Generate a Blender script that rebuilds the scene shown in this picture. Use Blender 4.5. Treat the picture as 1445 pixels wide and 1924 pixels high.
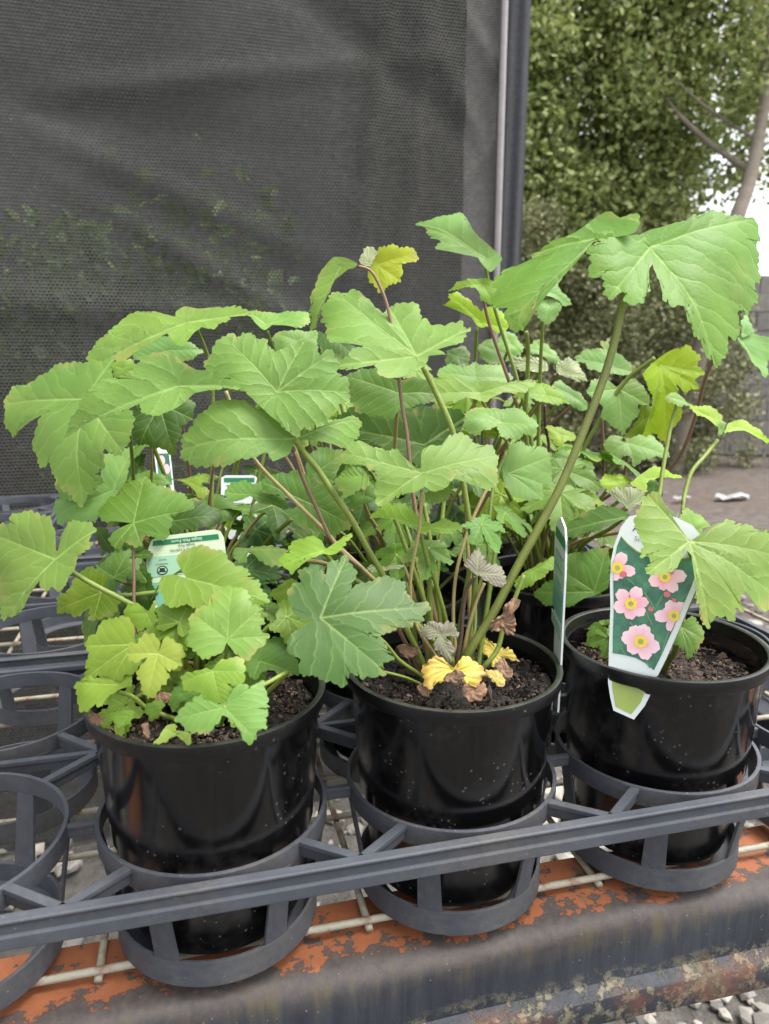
import bpy, bmesh, math, random
import numpy as np
from mathutils import Vector, Matrix
for o in list(bpy.data.objects): bpy.data.objects.remove(o)
sc = bpy.context.scene
COL = sc.collection
R = math.radians

# ---------------------------------------------------------------- camera
cd = bpy.data.cameras.new('camera'); cam = bpy.data.objects.new('camera', cd); COL.objects.link(cam)
cam.location = (-0.1534, -0.4276, 1.0963)
cam.rotation_euler = (R(90 - 12.16), 0, R(-14.17))
cd.sensor_fit = 'VERTICAL'; cd.sensor_height = 36; cd.sensor_width = 36; cd.lens = 26.26
cd.clip_start = .01; cd.clip_end = 400
cd.dof.use_dof = True; cd.dof.focus_distance = .49; cd.dof.aperture_fstop = 11.5
sc.camera = cam
# ---------------------------------------------------------------- sky and sun
SUN_EL, SUN_AZ = 66, 115         # sun stands high to the right, veiled by cloud
w = bpy.data.worlds.new('World'); sc.world = w; w.use_nodes = True
nt = w.node_tree; bg = nt.nodes['Background']
sky = nt.nodes.new('ShaderNodeTexSky'); sky.sky_type = 'NISHITA'; sky.sun_disc = False
sky.sun_elevation = R(SUN_EL); sky.sun_rotation = R(SUN_AZ); sky.dust_density = 3; sky.air_density = 1.0
hs = nt.nodes.new('ShaderNodeHueSaturation'); hs.inputs['Saturation'].default_value = .22
nt.links.new(sky.outputs[0], hs.inputs['Color']); nt.links.new(hs.outputs[0], bg.inputs[0]); bg.inputs[1].default_value = .15
sd = bpy.data.lights.new('sun', 'SUN'); sd.energy = 1.5; sd.angle = R(28); sd.color = (1, .97, .92)
sun = bpy.data.objects.new('sun', sd); COL.objects.link(sun)
sdir = Vector((math.sin(R(SUN_AZ)) * math.cos(R(SUN_EL)), math.cos(R(SUN_AZ)) * math.cos(R(SUN_EL)), math.sin(R(SUN_EL))))
sun.rotation_euler = (-sdir).to_track_quat('-Z', 'Y').to_euler()
sc.view_settings.view_transform = 'Standard'; sc.view_settings.look = 'None'
sc.view_settings.gamma = 1; sc.view_settings.use_curve_mapping = False
sc.view_settings.exposure = 1.7

# ---------------------------------------------------------------- helpers
def tag(o, label, cat, group=None):
    o['label'] = label; o['category'] = cat
    if group: o['group'] = group
    return o
def structure(o): o['kind'] = 'structure'; return o
def stuff(o): o['kind'] = 'stuff'; return o
def obj(name, me, parent=None, mat=None, loc=None):
    o = bpy.data.objects.new(name, me); COL.objects.link(o)
    if mat is not None:
        me.materials.clear()
        for m in (mat if isinstance(mat, (list, tuple)) else [mat]): me.materials.append(m)
    if parent: o.parent = parent
    if loc is not None: o.location = loc
    return o
def empty(name, loc, rz=0):
    o = bpy.data.objects.new(name, None); COL.objects.link(o); o.location = loc; o.rotation_euler = (0, 0, rz)
    o.empty_display_size = .02
    return o
def mesh(name, V, F, smooth=True):
    me = bpy.data.meshes.new(name); me.from_pydata([tuple(v) for v in V], [], [tuple(f) for f in F]); me.update()
    if smooth: me.polygons.foreach_set('use_smooth', [True] * len(me.polygons))
    return me
def grid_faces(n, m, wrap=False):
    F = []
    for i in range(n - 1):
        for j in range(m if wrap else m - 1):
            k = (j + 1) % m
            F.append((i * m + j, i * m + k, (i + 1) * m + k, (i + 1) * m + j))
    return F
def box(V, F, c, s, M=None):
    b = len(V)
    for z in (-1, 1):
        for x, y in ((-1, -1), (1, -1), (1, 1), (-1, 1)):
            v = Vector((x * s[0] / 2, y * s[1] / 2, z * s[2] / 2))
            if M is not None: v = M @ v
            V.append(tuple(v + Vector(c)))
    for f in ((0, 3, 2, 1), (4, 5, 6, 7), (0, 1, 5, 4), (1, 2, 6, 5), (2, 3, 7, 6), (3, 0, 4, 7)): F.append(tuple(b + i for i in f))
def box_mesh(name, c, s, bev=.0):
    V, F = [], []; box(V, F, c, s); me = mesh(name, V, F, False)
    if bev:
        bm = bmesh.new(); bm.from_mesh(me); bmesh.ops.bevel(bm, geom=bm.edges[:], offset=bev, segments=2, affect='EDGES', profile=.5); bm.to_mesh(me); bm.free()
    return me
def revolve(name, prof, n=96, smooth=True, a0=0, a1=None):
    V = []; full = a1 is None
    for i in range(n if full else n + 1):
        a = (2 * math.pi * i / n) if full else a0 + (a1 - a0) * i / n
        for r, z in prof: V.append((r * math.cos(a), r * math.sin(a), z))
    m = len(prof); F = []
    for i in range(n):
        k = (i + 1) % n if full else i + 1
        for j in range(m - 1): F.append((i * m + j, k * m + j, k * m + j + 1, i * m + j + 1))
    me = mesh(name, V, F, smooth)
    return me
def sharp(me, ang=35):
    try: me.set_sharp_from_angle(angle=R(ang))
    except Exception: pass
    return me
def tube(name, P, rads, seg=8):
    P = [Vector(p) for p in P]
    # catmull-rom resample
    Q, rr = [], []
    n = len(P)
    for i in range(n - 1):
        p0, p1, p2, p3 = P[max(i - 1, 0)], P[i], P[i + 1], P[min(i + 2, n - 1)]
        for k in range(5):
            t = k / 5
            Q.append(.5 * ((2 * p1) + (p2 - p0) * t + (2 * p0 - 5 * p1 + 4 * p2 - p3) * t * t + (3 * p1 - p0 - 3 * p2 + p3) * t ** 3))
            rr.append(rads[0] + (rads[1] - rads[0]) * (i + t) / (n - 1))
    Q.append(P[-1]); rr.append(rads[1])
    V = []; up = Vector((.3, .5, .8))
    for i, q in enumerate(Q):
        t = (Q[min(i + 1, len(Q) - 1)] - Q[max(i - 1, 0)]).normalized()
        a = t.cross(up).normalized(); b = t.cross(a)
        for k in range(seg):
            an = 2 * math.pi * k / seg; V.append(q + (a * math.cos(an) + b * math.sin(an)) * rr[i])
    F = grid_faces(len(Q), seg, True)
    F.append(tuple(range(seg))[::-1]); F.append(tuple(len(V) - seg + i for i in range(seg)))
    return mesh(name, V, F)

# ---------------------------------------------------------------- materials
class NT:
    def __init__(s, name):
        s.m = bpy.data.materials.new(name); s.m.use_nodes = True; s.t = s.m.node_tree
        s.p = s.t.nodes['Principled BSDF']; s.out = s.t.nodes['Material Output']
    def n(s, kind, **kw):
        x = s.t.nodes.new('ShaderNode' + kind)
        for k, v in kw.items():
            if k in x.inputs: x.inputs[k].default_value = v
            else: setattr(x, k, v)
        return x
    def l(s, a, b): s.t.links.new(a, b)
    def val(s, sock, v):
        if isinstance(v, (int, float)): sock.default_value = v
        elif isinstance(v, tuple): sock.default_value = v if len(v) == 4 else (*v, 1)
        else: s.l(v, sock)
    def math(s, op, a, b=0.0, c=None):
        x = s.t.nodes.new('ShaderNodeMath'); x.operation = op
        s.val(x.inputs[0], a); s.val(x.inputs[1], b)
        if c is not None: s.val(x.inputs[2], c)
        return x.outputs[0]
    def mix(s, f, a, b, bt='MIX'):
        x = s.t.nodes.new('ShaderNodeMix'); x.data_type = 'RGBA'; x.blend_type = bt
        s.val(x.inputs[0], f); s.val(x.inputs[6], a); s.val(x.inputs[7], b); return x.outputs[2]
    def ramp(s, f, *stops):
        x = s.t.nodes.new('ShaderNodeValToRGB'); e = x.color_ramp.elements
        while len(e) < len(stops): e.new(.5)
        for i, (p, c) in enumerate(stops):
            e[i].position = p; e[i].color = (c, c, c, 1) if isinstance(c, (int, float)) else (*c, 1)
        s.val(x.inputs[0], f); return x.outputs[0]
    def coord(s, which='Object'): return s.n('TexCoord').outputs[which]
    def scale(s, v, sc_):
        x = s.n('Mapping'); s.l(v, x.inputs[0]); x.inputs['Scale'].default_value = sc_; return x.outputs[0]
    def noise(s, v, scale, detail=4, rough=.55, dist=0):
        x = s.n('TexNoise', Scale=scale, Detail=detail, Roughness=rough, Distortion=dist); s.l(v, x.inputs['Vector']); return x.outputs[0]
    def voro(s, v, scale, feat='F1', out='Distance'):
        x = s.n('TexVoronoi', Scale=scale); x.feature = feat; s.l(v, x.inputs['Vector']); return x.outputs[out]
    def bump(s, h, strength, dist=.001):
        x = s.n('Bump', Strength=strength, Distance=dist); s.l(h, x.inputs['Height']); s.l(x.outputs[0], s.p.inputs['Normal']); return x
    def base(s, c): s.val(s.p.inputs['Base Color'], c)
    def rough(s, v): s.val(s.p.inputs['Roughness'], v)

def mat_leaf():
    a = NT('leaf_blade'); oi = a.n('ObjectInfo'); uv = a.n('UVMap', uv_map='vein'); sx = a.n('SeparateXYZ'); a.l(uv.outputs[0], sx.inputs[0])
    co = a.coord(); u, v = sx.outputs[0], sx.outputs[1]
    nz = a.noise(co, 60, 3)
    u2 = a.math('ADD', u, a.math('MULTIPLY', a.math('SUBTRACT', nz, .5), .03))
    # midribs
    mid = a.ramp(u2, (0.0, 1), (.006, .6), (.016, 0))
    mid = a.math('MULTIPLY', mid, a.ramp(v, (.0, 1), (.85, .35), (1, 0)))
    # side veins: chevrons running off the midrib
    t = a.math('MULTIPLY', a.math('SUBTRACT', a.math('MULTIPLY_ADD', a.math('SUBTRACT', nz, .5), .24, v), a.math('MULTIPLY', a.math('POWER', u, .85), .80)), 5.4)
    fr = a.math('FRACT', t); d = a.math('ABSOLUTE', a.math('SUBTRACT', fr, .5))
    side = a.ramp(d, (0, 1), (.05, .35), (.10, 0))
    # fine net
    vn = a.voro(co, 260, 'DISTANCE_TO_EDGE'); net = a.ramp(vn, (0, 1), (.12, 0))
    blot = a.noise(co, 25, 5); blot2 = a.noise(co, 9, 2)
    col = oi.outputs['Color']
    h1 = a.n('HueSaturation'); a.l(col, h1.inputs['Color']); a.val(h1.inputs['Value'], a.math('MULTIPLY_ADD', blot, .7, .65)); a.val(h1.inputs['Hue'], a.math('MULTIPLY_ADD', blot2, .05, .475))
    c1 = a.mix(a.math('MULTIPLY', side, .13), h1.outputs[0], (.42, .58, .20))
    c1 = a.mix(a.math('MULTIPLY', mid, .38), c1, (.50, .62, .22))
    # specks of grit
    sp = a.voro(co, 420); spk = a.math('MULTIPLY', a.math('LESS_THAN', sp, .10), a.math('GREATER_THAN', a.noise(co, 38, 2), .60))
    c1 = a.mix(a.math('MULTIPLY', spk, .7), c1, (.05, .05, .02))
    # pale or browned rim, as on tired leaves
    rim = a.math('MULTIPLY', a.n('Attribute', attribute_name='rim').outputs['Fac'], a.ramp(a.noise(co, 45, 3), (.54, 0), (.66, 1)))
    c1 = a.mix(a.math('MULTIPLY', rim, .6), c1, (.36, .30, .10))
    c1 = a.mix(a.math('MULTIPLY', a.ramp(a.noise(co, 14, 4), (.60, 0), (.74, 1)), .35), c1, (.36, .42, .09))
    a.base(c1); a.rough(a.math('MULTIPLY_ADD', blot, .25, .40)); a.p.inputs['Specular IOR Level'].default_value = .36
    hgt = a.math('ADD', a.math('MULTIPLY', a.ramp(d, (0, 0), (.12, .55), (.35, 1)), 1.0), a.math('MULTIPLY', mid, -.9))
    hgt = a.math('ADD', hgt, a.math('MULTIPLY', net, -.10)); hgt = a.math('ADD', hgt, a.math('MULTIPLY', a.noise(co, 300, 2), .5))
    b = a.bump(hgt, .40, .001); a.l(a.math('MULTIPLY', oi.outputs['Alpha'], .0008), b.inputs['Distance'])
    tr = a.n('BsdfTranslucent'); hh = a.n('HueSaturation', Saturation=1.15, Value=1.35); a.l(c1, hh.inputs['Color']); hh.inputs['Hue'].default_value = .475
    a.l(hh.outputs[0], tr.inputs[0]); a.l(b.outputs[0], tr.inputs['Normal'])
    ms = a.n('MixShader'); ms.inputs[0].default_value = .34; a.l(a.p.outputs[0], ms.inputs[1]); a.l(tr.outputs[0], ms.inputs[2]); a.l(ms.outputs[0], a.out.inputs[0])
    return a.m
def mat_young():
    a = NT('young_leaf_blade'); oi = a.n('ObjectInfo'); uv = a.n('UVMap', uv_map='vein'); sx = a.n('SeparateXYZ'); a.l(uv.outputs[0], sx.inputs[0]); co = a.coord()
    u, v = sx.outputs[0], sx.outputs[1]; nz = a.noise(co, 90, 3)
    t = a.math('MULTIPLY', a.math('SUBTRACT', a.math('MULTIPLY_ADD', a.math('SUBTRACT', nz, .5), .15, v), a.math('MULTIPLY', u, .95)), 7)
    d = a.math('ABSOLUTE', a.math('SUBTRACT', a.math('FRACT', t), .5)); side = a.ramp(d, (0, 1), (.22, 0))
    mid = a.ramp(u, (0, 1), (.06, 0)); k = a.math('MAXIMUM', side, mid)
    c = a.mix(a.math('MULTIPLY', k, .45), oi.outputs['Color'], (.20, .29, .08)); a.base(c); a.rough(.55)
    a.bump(a.math('MULTIPLY', k, -1), .4, .0005)
    return a.m
def mat_dry():
    a = NT('dry_leaf'); oi = a.n('ObjectInfo'); co = a.coord(); nz = a.noise(co, 70, 4)
    h = a.n('HueSaturation'); a.l(oi.outputs['Color'], h.inputs['Color']); a.val(h.inputs['Value'], a.math('MULTIPLY_ADD', nz, 1.4, .3)); a.base(h.outputs[0]); a.rough(.8)
    a.bump(a.noise(co, 200, 3), .8, .002); return a.m
def mat_yellow():
    a = NT('yellowed_leaf'); oi = a.n('ObjectInfo'); co = a.coord(); at = a.n('Attribute', attribute_name='rim').outputs['Fac']
    nz = a.noise(co, 55, 4); f = a.math('MULTIPLY', a.ramp(nz, (.42, 0), (.58, 1)), a.ramp(at, (.25, .35), (1, 1)))
    a.base(a.mix(f, oi.outputs['Color'], (.30, .15, .05))); a.rough(.6); a.bump(a.noise(co, 160, 3), .5, .001); return a.m
def mat_stem():
    a = NT('leaf_stalk'); oi = a.n('ObjectInfo'); co = a.coord(); nz = a.noise(a.scale(co, (120, 120, 25)), 1, 3)
    h = a.n('HueSaturation'); a.l(oi.outputs['Color'], h.inputs['Color']); a.val(h.inputs['Value'], a.math('MULTIPLY_ADD', nz, .7, .65))
    sp = a.math('MULTIPLY', a.math('LESS_THAN', a.voro(co, 500), .2), a.math('GREATER_THAN', a.noise(co, 30, 2), .55))
    a.base(a.mix(a.math('MULTIPLY', sp, .6), h.outputs[0], (.10, .06, .03))); a.rough(.5)
    a.bump(a.noise(co, 700, 2), .35, .0006)
    return a.m
def mat_pot():
    a = NT('black_pot_plastic'); co = a.coord()
    du = a.noise(co, 14, 5, .6); spk = a.voro(co, 210); sp = a.math('MULTIPLY', a.math('LESS_THAN', spk, a.math('MULTIPLY', a.noise(co, 60, 2), .34)), a.math('GREATER_THAN', a.noise(co, 24, 4), .52))
    st = a.noise(a.scale(co, (90, 90, 6)), 1, 4, .6)
    ring = a.math('MULTIPLY', a.ramp(a.voro(co, 42, 'DISTANCE_TO_EDGE'), (0, 1), (.012, 0)), a.ramp(a.noise(co, 26, 2), (.54, 0), (.60, 1)))
    fd = a.noise(co, 120, 5, .75); c = a.mix(a.math('MULTIPLY', a.ramp(du, (.42, 0), (.70, 1)), a.ramp(fd, (.42, 0), (.70, .9))), (.0030, .0031, .0035), (.034, .033, .031))
    c = a.mix(a.math('MULTIPLY', sp, .45), c, (.13, .125, .115)); c = a.mix(a.math('MULTIPLY', ring, .12), c, (.10, .095, .09))
    c = a.mix(a.math('MULTIPLY', a.ramp(st, (.60, 0), (.80, 1)), .10), c, (.06, .055, .05))
    a.base(c); a.rough(a.math('ADD', a.ramp(du, (.35, .05), (.7, .24)), a.math('MULTIPLY', st, .08))); a.p.inputs['Specular IOR Level'].default_value = .55
    a.bump(a.math('ADD', st, a.math('MULTIPLY', a.noise(co, 400, 2), .2)), .12, .0008); return a.m
def mat_rim():
    a = NT('scuffed_pot_rim'); co = a.coord(); s = a.n('SeparateXYZ'); a.l(co, s.inputs[0]); n = a.noise(co, 55, 5, .65); f = a.noise(co, 260, 4, .7)
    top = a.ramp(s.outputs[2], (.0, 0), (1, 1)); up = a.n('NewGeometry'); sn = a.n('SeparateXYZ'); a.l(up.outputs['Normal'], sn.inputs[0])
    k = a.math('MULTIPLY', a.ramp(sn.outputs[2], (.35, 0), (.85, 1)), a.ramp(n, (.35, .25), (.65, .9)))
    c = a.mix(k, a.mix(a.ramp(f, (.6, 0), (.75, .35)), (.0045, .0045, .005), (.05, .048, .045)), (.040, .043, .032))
    sc = a.math('MULTIPLY', a.math('GREATER_THAN', f, .66), a.math('GREATER_THAN', n, .56)); c = a.mix(a.math('MULTIPLY', sc, .6), c, (.16, .155, .14))
    a.base(c); a.rough(a.math('MULTIPLY_ADD', n, .35, .18)); a.bump(f, .25, .0006); return a.m
def mat_tray():
    a = NT('grey_tray_plastic'); co = a.coord(); n1 = a.noise(co, 30, 6, .65); n2 = a.noise(a.scale(co, (8, 120, 120)), 1, 5, .65); n3 = a.noise(co, 210, 5, .7); n4 = a.noise(co, 9, 4)
    c = a.mix(n1, (.034, .038, .048), (.072, .079, .094))
    c = a.mix(a.math('MULTIPLY', a.ramp(n2, (.52, 0), (.72, 1)), .35), c, (.12, .125, .135))
    c = a.mix(a.math('MULTIPLY', a.ramp(a.math('MULTIPLY_ADD', n3, .4, a.math('MULTIPLY', n4, .6)), (.50, 0), (.62, 1)), .5), c, (.115, .105, .090))
    c = a.mix(a.math('MULTIPLY', a.ramp(n3, (.62, 0), (.72, 1)), .45), c, (.020, .018, .016))
    sp = a.math('MULTIPLY', a.math('LESS_THAN', a.voro(co, 160), a.math('MULTIPLY', n3, .12)), a.math('GREATER_THAN', n4, .52)); c = a.mix(a.math('MULTIPLY', sp, .6), c, (.33, .32, .30))
    a.base(c); a.rough(a.math('MULTIPLY_ADD', n1, .30, .36))
    b = a.bump(a.math('ADD', n2, a.math('MULTIPLY', n3, .8)), .16, .0007); bv = a.n('Bevel', Radius=.0009); bv.samples = 3; a.l(bv.outputs[0], b.inputs['Normal']); return a.m
def mat_soil(name, c0, c1, c2):
    a = NT(name); co = a.coord(); n1 = a.noise(co, 90, 6, .7); v = a.voro(co, 150, out='Color')
    a.base(a.mix(a.math('MULTIPLY', a.noise(co, 40, 3), .5), a.ramp(n1, (.35, c0), (.6, c1), (.8, c2)), v, 'MULTIPLY')); a.rough(.9)
    a.bump(a.math('ADD', n1, a.voro(co, 220)), 1, .003); return a.m
def mat_chip(name, k):
    a = NT(name); g = a.n('NewGeometry').outputs['Random Per Island']; co = a.coord()
    c = a.ramp(g, (0, (.007 * k, .0055 * k, .0045 * k)), (.5, (.021 * k, .0135 * k, .0095 * k)), (.86, (.055 * k, .032 * k, .021 * k)), (1, (.15 * k, .10 * k, .07 * k)))
    a.base(a.mix(a.ramp(a.noise(co, 330, 4, .7), (.4, 0), (.7, .75)), c, (.010, .007, .005))); a.rough(.8); a.bump(a.noise(co, 500, 3), .8, .0012); return a.m
def mat_beam():
    a = NT('weathered_painted_steel'); co = a.coord(); s = a.n('SeparateXYZ'); a.l(co, s.inputs[0]); y, z = s.outputs[1], s.outputs[2]
    big = a.noise(co, 24, 7, .66); fine = a.noise(co, 190, 6, .72); chipn = a.noise(co, 95, 8, .74); vfine = a.noise(co, 700, 4, .7)
    streak = a.noise(a.scale(co, (85, 14, 9)), 1, 6, .68); vstreak = a.noise(a.scale(co, (420, 20, 16)), 1, 4, .65)
    run = a.math('SUBTRACT', a.math('MULTIPLY', y, -10), a.math('MULTIPLY', z, 10))          # distance travelled over the shoulder and down the face
    rn = a.math('ADD', run, a.math('MULTIPLY', a.math('SUBTRACT', big, .5), .35))
    keep = a.ramp(a.math('MULTIPLY', rn, .9), (.16, .56), (.34, .53), (.45, .47), (.56, .0))
    paint = a.math('LESS_THAN', a.math('MULTIPLY_ADD', big, .35, a.math('MULTIPLY', chipn, .65)), keep)
    steel = a.mix(a.ramp(streak, (.35, 0), (.65, 1)), (.0105, .0135, .020), (.026, .030, .038)); steel = a.mix(a.math('MULTIPLY', a.ramp(vstreak, (.5, 0), (.8, 1)), .35), steel, (.055, .058, .060))
    sh = a.math('MULTIPLY', a.ramp(a.math('MULTIPLY', rn, .9), (.30, 1), (.58, .85), (.74, 0)), a.ramp(fine, (.25, .35), (.65, 1)))
    c = a.mix(sh, steel, a.mix(fine, (.060, .046, .038), (.125, .098, .082)))
    c = a.mix(a.math('MULTIPLY', a.ramp(streak, (.50, 0), (.62, 1)), a.ramp(a.math('MULTIPLY', rn, .9), (.50, 0), (.62, .8), (.80, 0))), c, (.080, .066, .030))
    halo = a.math('LESS_THAN', a.math('MULTIPLY_ADD', big, .35, a.math('MULTIPLY', chipn, .65)), a.math('ADD', keep, .018)); c = a.mix(a.math('MULTIPLY', halo, .55), c, (.075, .030, .016))
    orange = a.mix(fine, (.21, .064, .023), (.38, .130, .050)); orange = a.mix(a.math('MULTIPLY', a.ramp(big, (.5, 0), (.7, 1)), .5), orange, (.24, .095, .045))
    c = a.mix(paint, c, orange)
    low = a.math('MULTIPLY_ADD', big, .26, a.math('MULTIPLY', z, -14))
    li = a.math('MULTIPLY', a.ramp(low, (.62, 0), (.80, 1)), a.ramp(chipn, (.49, 0), (.56, 1))); c = a.mix(a.math('MULTIPLY', li, .7), c, a.mix(vfine, (.075, .065, .035), (.33, .30, .20)))
    ru = a.math('MULTIPLY', a.ramp(low, (.76, 0), (.86, 1)), a.ramp(a.noise(co, 34, 6, .65), (.46, 0), (.62, .85))); c = a.mix(a.math('MULTIPLY', ru, .85), c, a.mix(fine, (.050, .018, .011), (.23, .095, .050)))
    bl = a.noise(co, 15, 6, .62); c = a.mix(a.math('MULTIPLY', a.ramp(bl, (.62, 0), (.66, 1)), .55), c, a.mix(fine, (.07, .055, .030), (.17, .14, .08))); c = a.mix(a.ramp(bl, (.68, 0), (.70, .9)), c, (.075, .026, .015))
    dot = a.math('MULTIPLY', a.math('LESS_THAN', a.voro(co, 190), a.math('MULTIPLY', fine, .16)), a.math('GREATER_THAN', big, .50)); c = a.mix(a.math('MULTIPLY', dot, .6), c, (.25, .24, .21))
    a.base(c); a.rough(a.math('MULTIPLY_ADD', fine, .35, .50))
    b = a.bump(a.math('ADD', a.math('MULTIPLY', paint, .6), a.math('ADD', a.math('MULTIPLY', li, .9), a.math('MULTIPLY', vfine, .3))), .6, .0012); return a.m
def mat_wire():
    a = NT('galvanised_wire'); co = a.coord(); n = a.noise(co, 40, 5, .65); f = a.noise(co, 300, 3)
    c = a.mix(f, (.24, .22, .165), (.38, .35, .27)); c = a.mix(a.ramp(n, (.50, 0), (.62, 1)), c, a.mix(f, (.09, .035, .018), (.26, .12, .07)))
    a.base(c); a.rough(.6); a.bump(f, .5, .0008); return a.m
def mat_simple(name, c, rough=.5, nscale=30, var=.3, bump=.0, metal=0):
    a = NT(name); co = a.coord(); n = a.noise(co, nscale, 5, .6)
    a.base(a.mix(n, tuple(x * (1 - var) for x in c), tuple(min(1, x * (1 + var)) for x in c))); a.rough(rough); a.p.inputs['Metallic'].default_value = metal
    if bump: a.bump(a.noise(co, nscale * 6, 3), .5, bump)
    return a.m
def mat_print(name, c, rough=.38):
    a = NT(name); a.base(c); a.rough(rough); return a.m
def mat_cloth(name, thread, hole, pitch, open_=.22, soft=0.0):
    a = NT(name); uv = a.n('UVMap', uv_map='weave').outputs[0]; co = a.coord()
    sx = a.n('SeparateXYZ'); a.l(uv, sx.inputs[0])
    un = a.math('MULTIPLY', sx.outputs[0], 1 / pitch); vn = a.math('MULTIPLY', sx.outputs[1], 1 / (pitch * .82))
    row = a.math('FLOOR', vn); un = a.math('ADD', un, a.math('MULTIPLY', a.math('MODULO', row, 2.0), .5))
    fx = a.math('ABSOLUTE', a.math('SUBTRACT', a.math('FRACT', un), .5)); fy = a.math('ABSOLUTE', a.math('SUBTRACT', a.math('FRACT', vn), .5))
    e = a.math('ADD', a.math('POWER', a.math('MULTIPLY', fx, 2.3), 2), a.math('POWER', a.math('MULTIPLY', fy, 2.8), 2))
    k = a.math('LESS_THAN', e, .75)                   # the open eye of each stitch
    cellr = a.n('TexWhiteNoise'); cellr.noise_dimensions = '2D'; cv = a.n('CombineXYZ'); a.l(a.math('FLOOR', un), cv.inputs[0]); a.l(row, cv.inputs[1]); a.l(cv.outputs[0], cellr.inputs['Vector'])
    big = a.noise(co, 5, 5, .6)
    th = a.mix(a.math('MULTIPLY_ADD', cellr.outputs[0], .5, a.math('MULTIPLY', big, .5)), tuple(x * .65 for x in thread), tuple(x * 1.35 for x in thread))
    knot = a.math('MULTIPLY', a.math('LESS_THAN', a.voro(co, 55), .035), a.math('GREATER_THAN', a.noise(co, 3, 2), .45)); th = a.mix(a.math('MULTIPLY', knot, .8), th, (.5, .49, .45))
    c = a.mix(k, th, hole); a.base(c); a.rough(.9); a.p.inputs['Specular IOR Level'].default_value = .08
    a.bump(a.math('MULTIPLY', e, 1), .3, .002)
    tp = a.n('BsdfTransparent'); ms = a.n('MixShader'); a.val(ms.inputs[0], a.math('MULTIPLY_ADD', a.math('MULTIPLY', k, a.math('SUBTRACT', 1.0, knot)), open_, soft)); a.l(a.p.outputs[0], ms.inputs[1]); a.l(tp.outputs[0], ms.inputs[2]); a.l(ms.outputs[0], a.out.inputs[0])
    return a.m
def mat_foliage(name, c0, c1, c2, trans=.3):
    a = NT(name); g = a.n('NewGeometry').outputs['Random Per Island']; co = a.coord(); cl = a.noise(co, 1.6, 3)
    c = a.ramp(a.math('MULTIPLY_ADD', g, .6, a.math('MULTIPLY', cl, .45)), (.15, c0), (.5, c1), (.9, c2)); a.base(c); a.rough(.5)
    tr = a.n('BsdfTranslucent'); a.l(c, tr.inputs[0]); ms = a.n('MixShader'); ms.inputs[0].default_value = trans
    a.l(a.p.outputs[0], ms.inputs[1]); a.l(tr.outputs[0], ms.inputs[2]); a.l(ms.outputs[0], a.out.inputs[0]); return a.m
def mat_ground():
    a = NT('packed_earth'); co = a.coord(); n1 = a.noise(co, 1.3, 5); n2 = a.noise(co, 14, 6, .7); n3 = a.noise(co, 70, 4, .7); lit = a.noise(a.scale(co, (1, 2.2, 1)), 22, 3)
    c = a.ramp(n2, (.30, (.040, .032, .027)), (.52, (.090, .074, .063)), (.72, (.15, .127, .11)))
    c = a.mix(a.math('MULTIPLY', a.ramp(n1, (.42, 0), (.62, 1)), .55), c, (.092, .064, .050)); c = a.mix(a.ramp(lit, (.60, 0), (.68, .6)), c, (.13, .085, .058))
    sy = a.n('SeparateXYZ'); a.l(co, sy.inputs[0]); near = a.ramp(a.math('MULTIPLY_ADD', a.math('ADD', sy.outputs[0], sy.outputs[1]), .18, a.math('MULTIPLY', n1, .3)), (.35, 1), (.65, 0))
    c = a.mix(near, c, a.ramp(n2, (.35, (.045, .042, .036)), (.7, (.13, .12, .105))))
    c = a.mix(a.ramp(n3, (.62, 0), (.72, .5)), c, (.22, .20, .175)); a.base(c); a.rough(.95); a.bump(a.math('ADD', n2, a.math('MULTIPLY', n3, .4)), 1, .02); return a.m
def mat_stone():
    a = NT('river_stone'); g = a.n('NewGeometry').outputs['Random Per Island']; co = a.coord()
    c = a.ramp(g, (0, (.09, .085, .08)), (.35, (.19, .18, .16)), (.7, (.29, .27, .235)), (1, (.40, .36, .30))); n = a.noise(co, 60, 5, .65)
    a.base(a.mix(a.math('MULTIPLY', n, .6), c, (.12, .11, .09))); a.rough(.85); a.bump(n, .5, .003); return a.m
def mat_block():
    a = NT('concrete_block'); oi = a.n('ObjectInfo').outputs['Random']; co = a.coord(); n = a.noise(co, 12, 6, .65)
    a.base(a.mix(n, a.mix(oi, (.13, .118, .11), (.21, .19, .175)), (.26, .24, .22))); a.rough(.9); a.bump(a.noise(co, 90, 3), .6, .006); return a.m
def mat_picture():
    a = NT('printed_garden_photo'); co = a.coord(); n = a.noise(co, 55, 5, .6); n2 = a.noise(co, 140, 4, .65)
    c = a.ramp(n, (.30, (.010, .060, .042)), (.50, (.028, .135, .075)), (.64, (.060, .22, .11)), (.78, (.09, .34, .36)))
    a.base(a.mix(a.math('MULTIPLY', a.ramp(n2, (.55, 0), (.7, 1)), .5), c, (.05, .20, .06))); a.rough(.35); return a.m
def mat_petal():
    a = NT('printed_petal'); uv = a.n('UVMap', uv_map='petal').outputs[0]; s = a.n('SeparateXYZ'); a.l(uv, s.inputs[0]); co = a.coord()
    st = a.math('MULTIPLY_ADD', a.noise(a.scale(co, (420, 420, 1)), 1, 5, .7), 1.5, -.25)
    f = a.math('ADD', s.outputs[0], a.math('MULTIPLY', a.math('SUBTRACT', st, .5), .35))
    c = a.ramp(f, (.05, (.60, .20, .27)), (.40, (.74, .40, .46)), (.80, (.80, .54, .60)), (1, (.80, .58, .63)))
    a.base(a.mix(a.math('MULTIPLY', s.outputs[1], .55), c, (.78, .22, .34))); a.rough(.35); return a.m

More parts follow.
